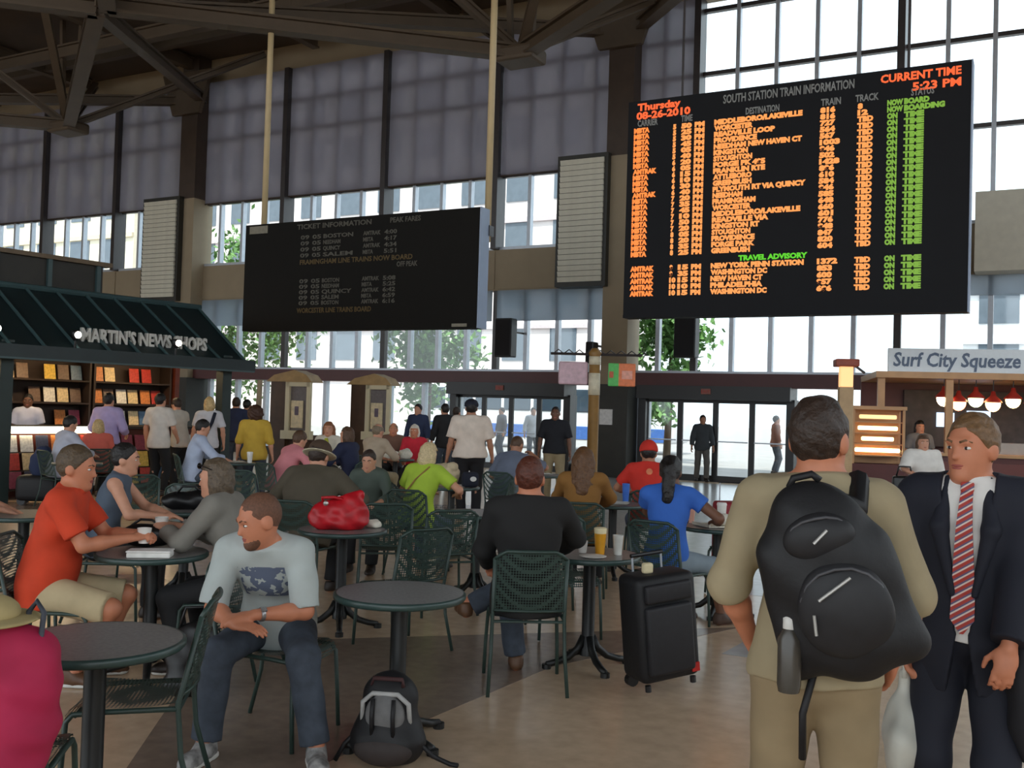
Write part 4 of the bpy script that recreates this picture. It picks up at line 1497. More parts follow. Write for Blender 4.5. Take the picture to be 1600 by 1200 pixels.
LCOL = [((255, 226, 180), 8, -0.02), ((255, 150, 110), 5, 0.22), ((226, 255, 190), 7, 0.5), ((255, 196, 130), 9, 0.78), ((255, 230, 150), 8, 1.1), ((255, 120, 90), 6, 1.42), ((255, 210, 150), 7, 1.95)]
for i, (c, e_, x) in enumerate(LCOL):
    z = 2.12 if i % 2 == 0 else 2.05
    l_ = MB().lathe([(0.03, 0.2), (0.05, 0.12), (0.14, 0.03), (0.15, 0.0), (0.13, 0.0)], (x, 0.35, z), 16).build('pendant_lamp', M('lamp_red', (170, 50, 40), 0.4), fs, smooth=True)
    MB().ell((x, 0.35, z - 0.02), (0.125, 0.125, 0.14), 12, 8).build('bulb', EM('bulb_%d' % i, c, e_), l_, smooth=True)
    MB().tube([(x, 0.35, z + 0.18), (x, 0.35, 2.45)], 0.008, 5).build('cord', m_black, l_)
# heated food case
hp_ = at(1372, 720, 16.6)
hc = empty('food_warmer', (hp_.x, hp_.y, 0), R(-12), 'heated food case with three glowing shelves next to the juice stall', 'food case')
MB().bb(-0.42, 0.42, 0, 0.5, 0, 0.95).build('base', m_mar, hc)
for sx in (-0.4, 0.4):
    for yy in (0.03, 0.47):
        MB().bb(sx - 0.02, sx + 0.02, yy - 0.02, yy + 0.02, 0.95, 1.86).build('post', m_cop, hc)
MB().bb(-0.44, 0.44, -0.02, 0.52, 1.86, 1.92).build('top', m_cop, hc)
MB().bb(-0.4, 0.4, 0.46, 0.5, 0.95, 1.86).build('back', m_cop, hc)
for z, w_, e_ in ((1.18, 0.36, 6.0), (1.37, 0.26, 3.0), (1.55, 0.32, 3.5), (1.74, 0.3, 1.0)):
    s_ = MB().bb(-0.4, 0.4, 0.05, 0.46, z - 0.1, z - 0.08).build('shelf', m_cop, hc)
    MB().rbox((0.0, 0.12, z), (w_ * 2, 0.05, 0.07), 0.02).build('heat_lamp', EM('heat_%d' % int(z * 100), (255, 214, 150), e_), s_)
# slim tower by the stall
tp = at(1318, 760, 15.8)
tw_ = empty('lamp_tower', (tp.x, tp.y, 0), R(-10), 'slim amber lit lamp tower with a square cap beside the stall', 'lamp')
MB().rbox((0, 0, 1.1), (0.22, 0.22, 2.2), 0.02).build('shaft', M('tower_tan', (190, 158, 118), 0.5, 0.15, 5), tw_)
MB().rbox((0, 0, 2.36), (0.2, 0.2, 0.34), 0.02).build('lantern', EM('lantern_glow', (255, 190, 130), 0.9), tw_)
MB().rbox((0, 0, 2.58), (0.36, 0.36, 0.12), 0.02).build('cap', M('tower_cap', (150, 70, 50), 0.5), tw_)
MB().tube([(0.1, -0.1, 2.55), (0.26, -0.16, 2.42)], 0.02, 6).build('arm', m_black, tw_)

# ================================================================== TABLES AND CHAIRS
m_top = M('table_granite', (126, 122, 121), 0.32, 0.22, 60, detail=6)
m_edge = M('table_edge_green', (50, 70, 67), 0.35, 0.1, 10)
m_ped = M('pedestal_black', (24, 26, 26), 0.45, 0.1, 10)
m_chair = M('chair_green', (48, 66, 60), 0.42, 0.1, 20)
m_perf = PERF('chair_perforated', (50, 68, 62), 0.41)
TABLES = {}


def make_table():
    t = empty('cafe_table')
    o = MB().lathe([(0.318, 0.742), (0.322, 0.748)], seg=40).build('tabletop', m_top, t)
    o = MB().lathe([(0.30, 0.712), (0.328, 0.714), (0.336, 0.722), (0.336, 0.742), (0.328, 0.749), (0.318, 0.7475)], seg=40).build('edge_band', m_edge, t)
    smooth_angle(o, 50)
    smooth_angle(MB().lathe([(0.17, 0.712), (0.16, 0.70), (0.045, 0.69), (0.042, 0.66), (0.042, 0.14), (0.055, 0.11), (0.055, 0.075)], seg=20).build('pedestal', m_ped, t), 50)
    for k in range(4):
        a = PI / 4 + k * PI / 2
        ca, sa = math.cos(a), math.sin(a)
        pts = [(ca * r, sa * r, z) for r, z in ((0.03, 0.20), (0.07, 0.12), (0.14, 0.065), (0.22, 0.04), (0.29, 0.028))]
        f_ = MB().tube(pts, [0.026, 0.026, 0.024, 0.022, 0.020], 8).build('foot', m_ped, t, smooth=True)
        MB().lathe([(0.03, 0), (0.03, 0.03)], (ca * 0.29, sa * 0.29, 0), 10).build('glide', m_ped, f_)
    return t


def make_chair():
    c = empty('cafe_chair')
    hw = 0.215
    # seat: perforated sheet, dished, rolled over at the front
    pts, fs_ = [], []
    prof = [(-0.20, 0.452), (-0.12, 0.444), (0.0, 0.440), (0.12, 0.446), (0.18, 0.450), (0.212, 0.440), (0.228, 0.415), (0.23, 0.39)]
    nx = 8
    for (y, z) in prof:
        for i in range(nx + 1):
            x = -hw + 2 * hw * i / nx
            pts.append((x * (1 - 0.10 * max(0, -y) / 0.2), y, z + 0.012 * (x / hw) ** 2))
    for j in range(len(prof) - 1):
        for i in range(nx):
            a = j * (nx + 1) + i
            fs_.append((a, a + 1, a + nx + 2, a + nx + 1))
    MB().add(pts, fs_).build('seat', m_perf, c, smooth=True)
    # back: curved perforated sheet with rounded upper corners
    pts, fs_ = [], []
    rows = [0.50, 0.56, 0.64, 0.72, 0.79, 0.83, 0.855]
    for j, z in enumerate(rows):
        w = hw * (1.0 if z < 0.8 else (0.96 if z < 0.84 else 0.86))
        for i in range(nx + 1):
            x = -w + 2 * w * i / nx
            pts.append((x, -0.20 - (z - 0.45) * 0.22 - 0.035 * (1 - (x / hw) ** 2), z))
    for j in range(len(rows) - 1):
        for i in range(nx):
            a = j * (nx + 1) + i
            fs_.append((a, a + 1, a + nx + 2, a + nx + 1))
    MB().add(pts, fs_).build('backrest', m_perf, c, smooth=True)
    arc = []
    for i in range(13):
        u = -1 + 2 * i / 12
        z = 0.862 - 0.05 * max(0, abs(u) - 0.72) / 0.28
        x = hw * u
        arc.append((x, -0.20 - (z - 0.45) * 0.22 - 0.035 * (1 - u * u), z))
    MB().tube(arc, 0.011, 8).build('top_rail', m_chair, c, smooth=True)
    MB().tube([(-hw, -0.212, 0.50), (-hw / 2, -0.238, 0.50), (0, -0.246, 0.50), (hw / 2, -0.238, 0.50), (hw, -0.212, 0.50)], 0.009, 6).build('lower_rail', m_chair, c, smooth=True)
    for s_ in (-1, 1):
        MB().tube([(s_ * hw, -0.281, 0.815), (s_ * hw, -0.20, 0.46), (s_ * (hw + 0.005), -0.22, 0.25), (s_ * (hw + 0.02), -0.29, 0.006)], 0.0115, 8).build('leg', m_chair, c, smooth=True)
        MB().tube([(s_ * hw, -0.20, 0.445), (s_ * hw, 0.10, 0.438), (s_ * hw, 0.20, 0.43), (s_ * (hw + 0.004), 0.225, 0.40), (s_ * (hw + 0.015), 0.235, 0.2), (s_ * (hw + 0.02), 0.245, 0.006)], 0.0115, 8).build('leg', m_chair, c, smooth=True)
    MB().tube([(-hw, 0.19, 0.425), (hw, 0.19, 0.425)], 0.009, 6).build('seat_bar', m_chair, c)
    MB().tube([(-hw, -0.2, 0.43), (hw, -0.2, 0.43)], 0.009, 6).build('seat_bar', m_chair, c)
    return c


proto_table = make_table()
proto_chair = make_chair()
_used = {'t': False, 'c': False}


def table(px, py, Z, label, key=None):
    t = proto_table if not _used['t'] else copy_tree(proto_table)
    _used['t'] = True
    p = at(px, py, Z)
    t.location = (p.x, p.y, 0)
    t.rotation_euler = (0, 0, R((px * 7) % 90))
    tag(t, label, 'table', 'round cafe tables on the concourse')
    if key:
        TABLES[key] = (p.x, p.y)
    return t


def chair(xy, yaw, label):
    c = proto_chair if not _used['c'] else copy_tree(proto_chair)
    _used['c'] = True
    c.location = (xy[0], xy[1], 0)
    c.rotation_euler = (0, 0, yaw)
    tag(c, label, 'chair', 'green metal cafe chairs')
    return c


table(150, 1022, 3.9, 'round grey cafe table beside the magenta jacket', 'T1').rotation_euler = (0, 0, 0)
table(625, 930, 5.08, 'empty round grey cafe table behind the grey and black rucksack', 'T2').rotation_euler = (0, 0, 0)
table(238, 862, 6.15, 'round grey cafe table between the orange polo man and the grey jacket woman', 'T3').rotation_euler = (0, 0, R(-27))
table(535, 826, 7.55, 'round grey cafe table carrying the red shoulder bag', 'T4')
table(745, 802, 9.0, 'empty round pale topped cafe table past the man in the black sweater', 'T5')
table(922, 868, 6.65, 'round cafe table carrying a tall cup of beer', 'T6')
table(1122, 826, 8.5, 'round cafe table with a white food tray beside the woman in blue', 'T7')
table(706, 756, 11.9, 'round cafe table with a rumpled paper bag before the woman in lime green', 'T8')
table(846, 740, 14.5, 'round cafe table before the hunched man in grey blue', 'T9')
table(366, 725, 15.2, 'round cafe table with papers and a white coffee cup', 'T10')
table(38, 806, 7.9, 'round cafe table behind the man in the orange polo', 'T11')
table(520, 742, 12.6, 'round cafe table before the navy jacket woman', 'T12')
table(618, 712, 17.6, 'round cafe table with white paper wrappers before the red shirt woman', 'T13')
table(958, 788, 10.3, 'round cafe table with papers beside the long haired woman', 'T14')
table(290, 797, 8.6, 'round cafe table under the black handbag', 'T15')
table(120, 742, 14.0, 'bare round cafe table between the kiosk rack and the blue shirt man', 'T16')

# ================================================================== WHO IS THERE
def cloth(name, rgb, rough=0.85, var=0.08, scale=9):
    return M('cloth_' + name, rgb, rough, var, scale, bump=0.05)


C_BLACK = cloth('black', (26, 26, 28))
C_KHAKI = cloth('khaki', (150, 134, 104))
C_NAVY = cloth('navy', (24, 28, 44))
C_JEAN = cloth('jean', (74, 86, 104), 0.85, 0.2, 20)
C_DJEAN = cloth('dark_jean', (64, 72, 84), 0.85, 0.25, 14)
C_WHITE = cloth('white', (224, 222, 218))
SHOE_D = M('shoe_dark', (44, 34, 28), 0.5)
SHOE_BR = M('shoe_brown', (96, 66, 44), 0.5)

# graphic T-shirt: pale cloth with a washed blue print across the chest
m_tee = M('cloth_tee_print', (178, 186, 184), 0.85, 0.05, 9)
_nt = m_tee.node_tree
_tc = _nt.nodes.new('ShaderNodeTexCoord')
_sep = _nt.nodes.new('ShaderNodeSeparateXYZ')
_nt.links.new(_tc.outputs['Object'], _sep.inputs[0])


def _win(sock, a, b):
    g1 = _nt.nodes.new('ShaderNodeMath'); g1.operation = 'GREATER_THAN'; g1.inputs[1].default_value = a
    g2 = _nt.nodes.new('ShaderNodeMath'); g2.operation = 'LESS_THAN'; g2.inputs[1].default_value = b
    _nt.links.new(sock, g1.inputs[0]); _nt.links.new(sock, g2.inputs[0])
    mu = _nt.nodes.new('ShaderNodeMath'); mu.operation = 'MULTIPLY'
    _nt.links.new(g1.outputs[0], mu.inputs[0]); _nt.links.new(g2.outputs[0], mu.inputs[1])
    return mu.outputs[0]


_no = _nt.nodes.new('ShaderNodeTexNoise'); _no.inputs['Scale'].default_value = 22
_nt.links.new(_tc.outputs['Object'], _no.inputs['Vector'])
_gt = _nt.nodes.new('ShaderNodeMath'); _gt.operation = 'GREATER_THAN'; _gt.inputs[1].default_value = 0.47
_nt.links.new(_no.outputs['Fac'], _gt.inputs[0])
_f = _win(_sep.outputs[0], -0.12, 0.11)
_g = _win(_sep.outputs[2], 0.74, 0.90)
_h = _win(_sep.outputs[1], 0.10, 0.6)
for _s in (_g, _h, _gt.outputs[0]):
    mu = _nt.nodes.new('ShaderNodeMath'); mu.operation = 'MULTIPLY'
    _nt.links.new(_f, mu.inputs[0]); _nt.links.new(_s, mu.inputs[1])
    _f = mu.outputs[0]
_mx = _nt.nodes.new('ShaderNodeMix'); _mx.data_type = 'RGBA'
_b = _nt.nodes['Principled BSDF']
_old = _b.inputs['Base Color'].links[0].from_socket
_nt.links.new(_f, _mx.inputs['Factor'])
_nt.links.new(_old, _mx.inputs['A'])
_mx.inputs['B'].default_value = lin((96, 106, 128)) + (1,)
_nt.links.new(_mx.outputs['Result'], _b.inputs['Base Color'])

PEOPLE = {}


def seated(key, label, px, py, Z, yaw, chair_label=None, chair_yaw=None, **kw):
    xy = G(px, py, Z)
    J = person(label, xy, R(yaw), pose='sit', **kw)
    PEOPLE[key] = J
    chair(xy, R(yaw if chair_yaw is None else chair_yaw), chair_label or 'green metal cafe chair under the ' + key)
    return J


def standing(key, label, px, py, Z, yaw, **kw):
    J = person(label, G(px, py, Z), R(yaw), pose='stand', **kw)
    PEOPLE[key] = J
    return J


# --- the near tables
J = seated('man in the orange polo', 'man in an orange polo and khaki shorts seated holding a white cup', 90, 920, 5.95, -82, h=0.009, lpole=(-0.6, -0.9, -0.12), rpole=(0.6, -0.9, -0.12),
           H=1.80, skin=SKIN_R, hair=M('hair_umber', (84, 68, 50), 0.55, 0.3, 60, bump=0.4), shirt=cloth('orange', (208, 66, 34)), sleeve=0.75, hem=-0.12, legs=cloth('sand', (190, 172, 136)), leglen=0.97, shoes=SHOE_BR,
           lean=14, hy=-4, hp=6, bulk=1.12, belly=0.03, la=(-0.05, 0.44, 0.87), ra=(0.08, 0.42, 0.86), lcurl=0.7, rcurl=0.7, face=True, lf=(-0.12, 0.20, 0.085), rf_=(0.14, 0.15, 0.085))
J = seated('woman in the grey jacket', 'woman in a grey jacket with sunglasses pushed up in her brown hair', 360, 905, 6.3, 82, h=0.009, lpole=(-0.6, -0.9, -0.12), rpole=(0.6, -0.9, -0.12), lf=(-0.17, 0.22, 0.085), rf_=(0.17, 0.22, 0.085),
           H=1.66, skin=SKIN, hair=M('hair_ash', (92, 78, 62), 0.55, 0.3, 60, bump=0.4), style='bob', shirt=cloth('grey_jacket', (128, 124, 116)), sleeve=1.75, loose=0.022, hem=-0.12, legs=C_BLACK, shoes=SHOE_D,
           lean=20, hp=4, la=(-0.07, 0.42, 0.88), ra=(0.06, 0.42, 0.88), lcurl=0.7, rcurl=0.7, face=True, breast=0.7)
sg = empty('sunglasses', to_world(J, J['Hc'] + J['FH'][:, 1] * 0.085 + J['FH'][:, 2] * 0.085), R(82), 'dark sunglasses resting on the grey jacket woman\'s hair', 'sunglasses')
for s_ in (-1, 1):
    MB().ell((s_ * 0.036, 0, 0), (0.03, 0.008, 0.02), 12, 8).build('lens', M('lens_black', (14, 14, 16), 0.1), sg, smooth=True)
    MB().tube([(s_ * 0.064, 0, 0.005), (s_ * 0.085, -0.05, 0.0), (s_ * 0.088, -0.11, -0.02)], 0.003, 5).build('temple_arm', m_black, sg)
MB().tube([(-0.008, 0.004, 0.005), (0.008, 0.004, 0.005)], 0.003, 5).build('bridge', m_black, sg)

seated('woman in the sleeveless top', 'woman with dark hair in a sleeveless blue grey top leaning on her arms', 172, 848, 7.7, -78, h=0.011,
       H=1.68, skin=SKIN, hair=H_BLACK, style='short', shirt=cloth('slate', (84, 96, 112)), sleeve=0, loose=0.010, collar=False, legs=C_BLACK, shoes=SHOE_D,
       lean=16, hp=3, la=(-0.02, 0.42, 0.79), ra=(0.10, 0.36, 0.78), face=True, breast=0.8)

J = seated('man in the printed T-shirt', 'man with shaved hair in a pale printed T-shirt and jeans hunched forward looking aside', 432, 1006, 5.12, 176, h=0.008,
           chair_label='green metal cafe chair under the man in the printed T-shirt', chair_yaw=252, H=1.74, skin=SKIN_R, hair=H_STUB, style='crop', shirt=m_tee, sleeve=0.95, loose=0.018, hem=-0.10, legs=C_DJEAN, shoes=M('sneaker', (146, 144, 142), 0.6, 0.55, 26),
           lean=42, twist=0, hy=-52, hp=16, hipy=-0.04, la=(-0.03, 0.46, 0.70), ra=(0.05, 0.50, 0.66), lhd=(0.95, 0.25, -0.12), rhd=(-0.97, 0.2, -0.05),
           lpn=(0, -0.2, -1), rpn=(0, -0.2, -1), lpole=(-0.6, -0.3, -0.8), rpole=(0.6, -0.3, -0.8), lcurl=0.35, rcurl=0.3, lf=(-0.33, 0.40, 0.085), rf_=(0.20, 0.42, 0.085), lk=(-0.1, 0.8, 1.0), rk=(0.1, 0.8, 1.0), face=True, collar=False, bulk=1.02, beard=True)
wa = empty('wristwatch', to_world(J, J['A'][-1]['w'] - J['A'][-1]['fd'] * 0.035), 0, 'silver wristwatch on the T-shirt man\'s arm', 'watch')
_d = unit(J['A'][-1]['fd'])
_wr = Matrix.Rotation(R(176), 3, 'Z') @ Vector(_d)
_q = Vector((0, 0, 1)).rotation_difference(_wr)
wa.rotation_mode = 'QUATERNION'
wa.rotation_quaternion = _q
MB().lathe([(0.031, -0.010), (0.0335, -0.008), (0.0335, 0.008), (0.031, 0.010)], seg=20).build('strap', M('steel_strap', (150, 150, 152), 0.3, 0.05, 9, metal=0.8), wa, smooth=True)
MB().box((0.034, 0, 0), (0.008, 0.026, 0.028)).build('watch_case', M('watch_case_steel', (205, 205, 208), 0.25, 0.05, 9, metal=0.8), wa)

seated('man in the black sweater', 'man with auburn hair in a black sweater seated with crossed legs', 822, 930, 6.15, 4, h=0.010,
       H=1.78, skin=SKIN_R, hair=H_AUB, shirt=cloth('black_sweater', (27, 26, 26)), sleeve=1.9, loose=0.026, hem=-0.12, legs=C_DJEAN, shoes=SHOE_BR,
       lean=3, bulk=1.15, la=(-0.22, 0.30, 0.70), ra=(0.25, 0.38, 0.80), rf_=(-0.36, 0.36, 0.42), rk=(0.8, 0.5, 0.5), lf=(-0.02, 0.36, 0.085), hy=-8)
seated('woman with long brown hair', 'woman with long brown hair in a mustard brown top seen from behind', 908, 850, 9.3, -8, h=0.012,
       H=1.68, hair=M('hair_chestnut', (98, 66, 40), 0.55, 0.3, 50, bump=0.4), style='long', shirt=cloth('mustard', (136, 94, 42)), sleeve=1.7, loose=0.02, legs=C_BLACK, shoes=SHOE_D, lean=10, la=(-0.16, 0.42, 0.78), ra=(0.16, 0.42, 0.78))
seated('woman in blue', 'woman with a black ponytail in a bright blue T-shirt and cropped jeans', 1046, 892, 7.9, -38, h=0.010,
       H=1.70, skin=SKIN_D, hair=H_BLACK, style='pony', shirt=cloth('blue', (52, 102, 190)), sleeve=0.45, loose=0.014, collar=False, legs=cloth('capri', (126, 140, 150)), leglen=1.35, shoes=M('sandal', (70, 50, 40), 0.6),
       lean=14, twist=22, la=(-0.20, 0.38, 0.83), ra=(0.22, 0.38, 0.83), lf=(-0.02, 0.30, 0.085), rf_=(0.26, 0.40, 0.085), hp=12, breast=0.7)
seated('man in the red cap', 'man in a red T-shirt and red cap seen from behind', 1012, 800, 10.9, -4, h=0.012,
       H=1.76, skin=SKIN_T, hair=H_BLACK, shirt=cloth('red', (204, 48, 36)), sleeve=0.7, loose=0.02, legs=C_JEAN, shoes=SHOE_D, lean=16, la=(-0.2, 0.40, 0.78), ra=(0.2, 0.40, 0.78), hp=10, bulk=1.1)
J = PEOPLE['man in the red cap']
cap_o = sdf_obj('cap', [el(J['Hc'] + J['FH'][:, 2] * 0.035 - J['FH'][:, 1] * 0.01, J['FH'], V3(0.103, 0.122, 0.118), 0.02), el(J['Hc'] + J['FH'][:, 2] * 0.03 + J['FH'][:, 1] * 0.13, J['FH'], V3(0.07, 0.075, 0.012), 0.02)], 0.011, MATS['cloth_red'], J['root'],
                cuts=[(-J['FH'][:, 2], J['Hc'] + J['FH'][:, 2] * 0.015)])
MB().lathe([(0.035, 0), (0.035, 0.004)], (0, 0, 0), 14).build('shirt_emblem', M('emblem_tan', (220, 130, 90), 0.7), J['root'], loc=tuple(J['C'] - J['F2'][:, 1] * 0.142 + J['F2'][:, 2] * 0.09)).rotation_euler = (PI / 2, 0, 0)

# --- the two standing close by
J = standing('man in khaki', 'man in a khaki shirt and trousers carrying a black rucksack on one shoulder', 1272, 1120, 3.08, -16, h=0.008,
             H=1.765, skin=SKIN_R, hair=H_DARK, shirt=cloth('khaki_shirt', (160, 146, 116)), sleeve=1.05, loose=0.022, hem=-0.02, legs=cloth('khaki_trousers', (146, 128, 98)), shoes=SHOE_BR,
             bulk=1.0, hy=-24, hp=2, la=(-0.20, 0.16, 0.96), ra=(0.24, 0.14, 0.95), lpole=(-0.8, -0.9, -0.1), rpole=(0.7, -0.9, -0.1), face=True, belly=0.02)
JK = J
J = standing('man in the dark suit', 'man in a dark navy suit with white shirt and striped tie', 1512, 1100, 3.72, 146, h=0.008,
             H=1.735, skin=SKIN_R, hair=M('hair_sandy', (112, 84, 56), 0.55, 0.3, 60, bump=0.3), shirt=C_WHITE, sleeve=0.3, loose=0.012, hem=0.0, jacket=cloth('suit', (24, 27, 40), 0.8, 0.05), legs=MATS['cloth_suit'], shoes=SHOE_D,
             hy=-24, hp=1, bulk=1.06, la=(-0.16, 0.25, 0.86), lhd=(0.15, 0.25, -1), rcurl=0.5, lcurl=0.45, lpn=(0.3, -1, -0.2), ra=(0.21, 0.05, 0.84), face=True)
JS = J
_C, _N, _F = J['C'], J['N'], J['F2']
m_tie = STRIPES('tie_stripes', [(176, 60, 50), (176, 60, 50), (222, 206, 196), (96, 88, 122)], 14.0, (0, R(55), 0))
tie_pts = [(_N + _F[:, 1] * 0.078 - _F[:, 2] * 0.015, 0.020), (_N + _F[:, 1] * 0.108 - _F[:, 2] * 0.06, 0.022), (_C + _F[:, 1] * 0.137 + _F[:, 2] * 0.03, 0.028), (_C + _F[:, 1] * 0.135 - _F[:, 2] * 0.12, 0.036), (J['wst'] + _F[:, 1] * 0.128, 0.039), (J['P'] + _F[:, 1] * 0.145 + V3(0, 0, 0.07), 0.041), (J['P'] + _F[:, 1] * 0.15 + V3(0, 0, 0.02), 0.006)]
tm = MB()
tv_, tf_ = [], []
for (p, w) in tie_pts:
    for dx, dy in ((-w, -0.004), (w, -0.004), (w, 0.004), (-w, 0.004)):
        tv_.append(p + _F[:, 0] * dx + _F[:, 1] * (dy + 0.006))
for i in range(len(tie_pts) - 1):
    for k in range(4):
        tf_.append((4 * i + k, 4 * i + (k + 1) % 4, 4 * i + 4 + (k + 1) % 4, 4 * i + 4 + k))
tm.add(tv_, tf_).build('tie', m_tie, J['root'])
MB().rbox(tuple(_N + _F[:, 1] * 0.088 - _F[:, 2] * 0.012), (0.045, 0.03, 0.04), 0.008).build('tie_knot', m_tie, J['root'])

# --- middle distance
seated('woman in lime green', 'woman with pale hair in a lime green top and a thin shoulder strap', 655, 790, 10.1, -22, h=0.012, H=1.66, hair=M('hair_straw', (206, 184, 142), 0.6, 0.2, 60, bump=0.3), style='bob', shirt=cloth('lime', (170, 198, 62)), sleeve=0.7, loose=0.02, legs=C_JEAN, shoes=SHOE_D, lean=22, twist=-6, bulk=1.05, la=(-0.15, 0.40, 0.78), ra=(0.30, 0.30, 0.74), hp=10)
J = PEOPLE['woman in lime green']
MB().tube([tuple(J['N'] + J['F2'][:, 0] * 0.10 - J['F2'][:, 1] * 0.09 - J['F2'][:, 2] * 0.02), tuple(J['C'] - J['F2'][:, 1] * 0.14), tuple(J['wst'] - J['F2'][:, 1] * 0.13 - J['F2'][:, 0] * 0.12)], 0.008, 6).build('bag_strap', M('strap_tan', (150, 112, 60), 0.6), J['root'])
seated('man in the olive sweater', 'heavy man in an olive brown sweater and a cream banded hat bending over a table', 478, 790, 8.7, -14, h=0.012, H=1.80, hair=H_DARK, shirt=cloth('olive', (82, 74, 60)), sleeve=1.9, loose=0.028, legs=C_BLACK, shoes=SHOE_D, lean=30, bulk=1.35, la=(-0.24, 0.42, 0.79), ra=(0.30, 0.42, 0.79), hp=22)
J = PEOPLE['man in the olive sweater']
_q = J['FH']
hat = sdf_obj('hat', [el(J['Hc'] + _q[:, 2] * 0.06, _q, V3(0.103, 0.122, 0.10), 0.02)], 0.011, M('hat_brown', (74, 56, 42), 0.8), J['root'], cuts=[(-_q[:, 2], J['Hc'] + _q[:, 2] * 0.02)])
sdf_obj('hat_brim', [el(J['Hc'] + _q[:, 2] * 0.022, _q, V3(0.155, 0.17, 0.013), 0.02)], 0.008, M('hat_cream', (206, 196, 168), 0.8), hat)
seated('dark haired diner behind the red bag', 'diner with dark hair in a green grey shirt seated beyond the red bag', 578, 795, 10.3, 172, h=0.013, H=1.46, face=True, hair=H_DARK, shirt=cloth('greygreen', (78, 88, 80)), sleeve=1.6, legs=C_BLACK, shoes=SHOE_D, lean=20, hp=14)
seated('hunched man in grey blue', 'man in a grey blue shirt hunched over with his hand at his head', 792, 768, 13.2, -26, h=0.014, H=1.80, skin=SKIN_T, hair=H_BROWN, style='crop', shirt=cloth('greyblue', (104, 112, 130)), sleeve=0.9, loose=0.02, legs=C_JEAN, shoes=SHOE_D, lean=34, bulk=1.15, hp=38, ra=(0.17, 0.46, 1.06), rpole=(1, 0.5, -0.6), la=(-0.15, 0.42, 0.78))
seated('man in pink', 'man in a pink shirt leaning over a cafe table', 440, 752, 13.6, -42, h=0.014, H=1.76, hair=H_BROWN, shirt=cloth('pink', (206, 128, 134)), sleeve=1.5, loose=0.02, legs=C_BLACK, shoes=SHOE_D, lean=36, la=(-0.15, 0.44, 0.78), ra=(0.15, 0.44, 0.78), hp=24)
standing('woman in yellow', 'woman with big curly brown hair in a mustard yellow top seen from behind', 397, 712, 15.8, 6, h=0.015, H=1.62, hair=M('hair_curl', (66, 38, 24), 0.6, 0.3, 60, bump=0.4), style='curly', shirt=cloth('yellow', (196, 160, 58)), sleeve=1.2, loose=0.022, bulk=1.12, legs=C_DJEAN, shoes=SHOE_D)
seated('man in the pale blue shirt', 'dark haired man in a pale blue shirt reading papers at a table', 306, 730, 15.0, -62, h=0.014, H=1.78, hair=H_BLACK, shirt=cloth('paleblue', (178, 190, 214)), sleeve=1.7, loose=0.022, legs=C_DJEAN, shoes=SHOE_D, lean=14, la=(-0.12, 0.42, 0.78), ra=(0.14, 0.42, 0.78), hp=18)
seated('man in the pale grey shirt', 'dark haired man in a pale grey blue shirt seated before the magazine rack', 97, 732, 15.0, -38, h=0.014, H=1.78, hair=H_BLACK, shirt=cloth('palegrey', (184, 188, 204)), sleeve=1.7, loose=0.022, legs=C_DJEAN, shoes=SHOE_D, lean=16, la=(-0.12, 0.42, 0.78), ra=(0.14, 0.42, 0.78), hp=18)
seated('woman in coral', 'blond woman in a coral pink top seated before the magazine rack', 152, 722, 15.9, 30, h=0.015, H=1.62, hair=H_BLOND, style='bob', shirt=cloth('coral', (216, 104, 88)), sleeve=0.6, legs=C_BLACK, shoes=SHOE_D, lean=12)
standing('man in lavender', 'man in a lavender shirt standing at the magazine rack', 167, 690, 16.7, -8, h=0.015, H=1.76, hair=H_BLACK, shirt=cloth('lavender', (172, 158, 200)), sleeve=1.6, loose=0.026, bulk=1.08, legs=C_BLACK, shoes=SHOE_D, hem=-0.02, ra=(0.20, 0.26, 1.05), la=(-0.22, 0.2, 1.0))
standing('man in the white T-shirt', 'man in a white T-shirt browsing at the news kiosk', 248, 690, 17.2, -14, h=0.015, H=1.78, hair=H_BLACK, shirt=cloth('tee_white', (214, 206, 196)), sleeve=0.8, loose=0.026, legs=C_BLACK, shoes=SHOE_D, ra=(0.18, 0.28, 1.0))
standing('person in the cream vest', 'person in a cream vest bending to look at magazines by the kiosk post', 282, 692, 18.1, 58, h=0.015, H=1.72, hair=H_DARK, shirt=cloth('cream_vest', (210, 204, 192)), sleeve=0.35, loose=0.02, legs=C_BLACK, shoes=SHOE_D, lean=14, hp=18, la=(-0.15, 0.34, 0.95), ra=(0.15, 0.34, 0.95))
standing('traveller with a dark strap', 'traveller in a pale shirt with a dark shoulder strap at the kiosk post', 325, 692, 18.0, 20, h=0.015, H=1.74, hair=H_BLOND, style='bob', shirt=cloth('pale_shirt', (206, 204, 208)), sleeve=0.8, legs=C_BLACK, shoes=SHOE_D)
J = PEOPLE['traveller with a dark strap']
MB().tube([tuple(J['N'] + V3(0.10, -0.08, -0.02)), tuple(J['C'] + V3(0.05, -0.15, 0)), tuple(J['P'] + V3(-0.1, -0.16, 0.05))], 0.03, 6).build('bag_strap', C_NAVY, J['root'])
standing('cashier', 'cashier in a white shirt behind the lit counter of the kiosk', 42, 672, 17.6, 200, h=0.015, H=1.70, skin=SKIN_D, hair=H_BLACK, shirt=cloth('cashier_white', (206, 208, 226)), sleeve=0.8, loose=0.02, legs=C_BLACK, shoes=SHOE_D, face=True)
seated('woman with the lime scarf', 'woman with auburn hair in a white top with a lime scarf', 512, 712, 17.4, 178, h=0.015, H=1.70, hair=M('hair_copper', (140, 88, 56), 0.55, 0.3, 60), style='long', shirt=cloth('offwhite', (214, 206, 190)), sleeve=1.5, legs=C_BLACK, shoes=SHOE_D, lean=6, face=True)
J = PEOPLE['woman with the lime scarf']
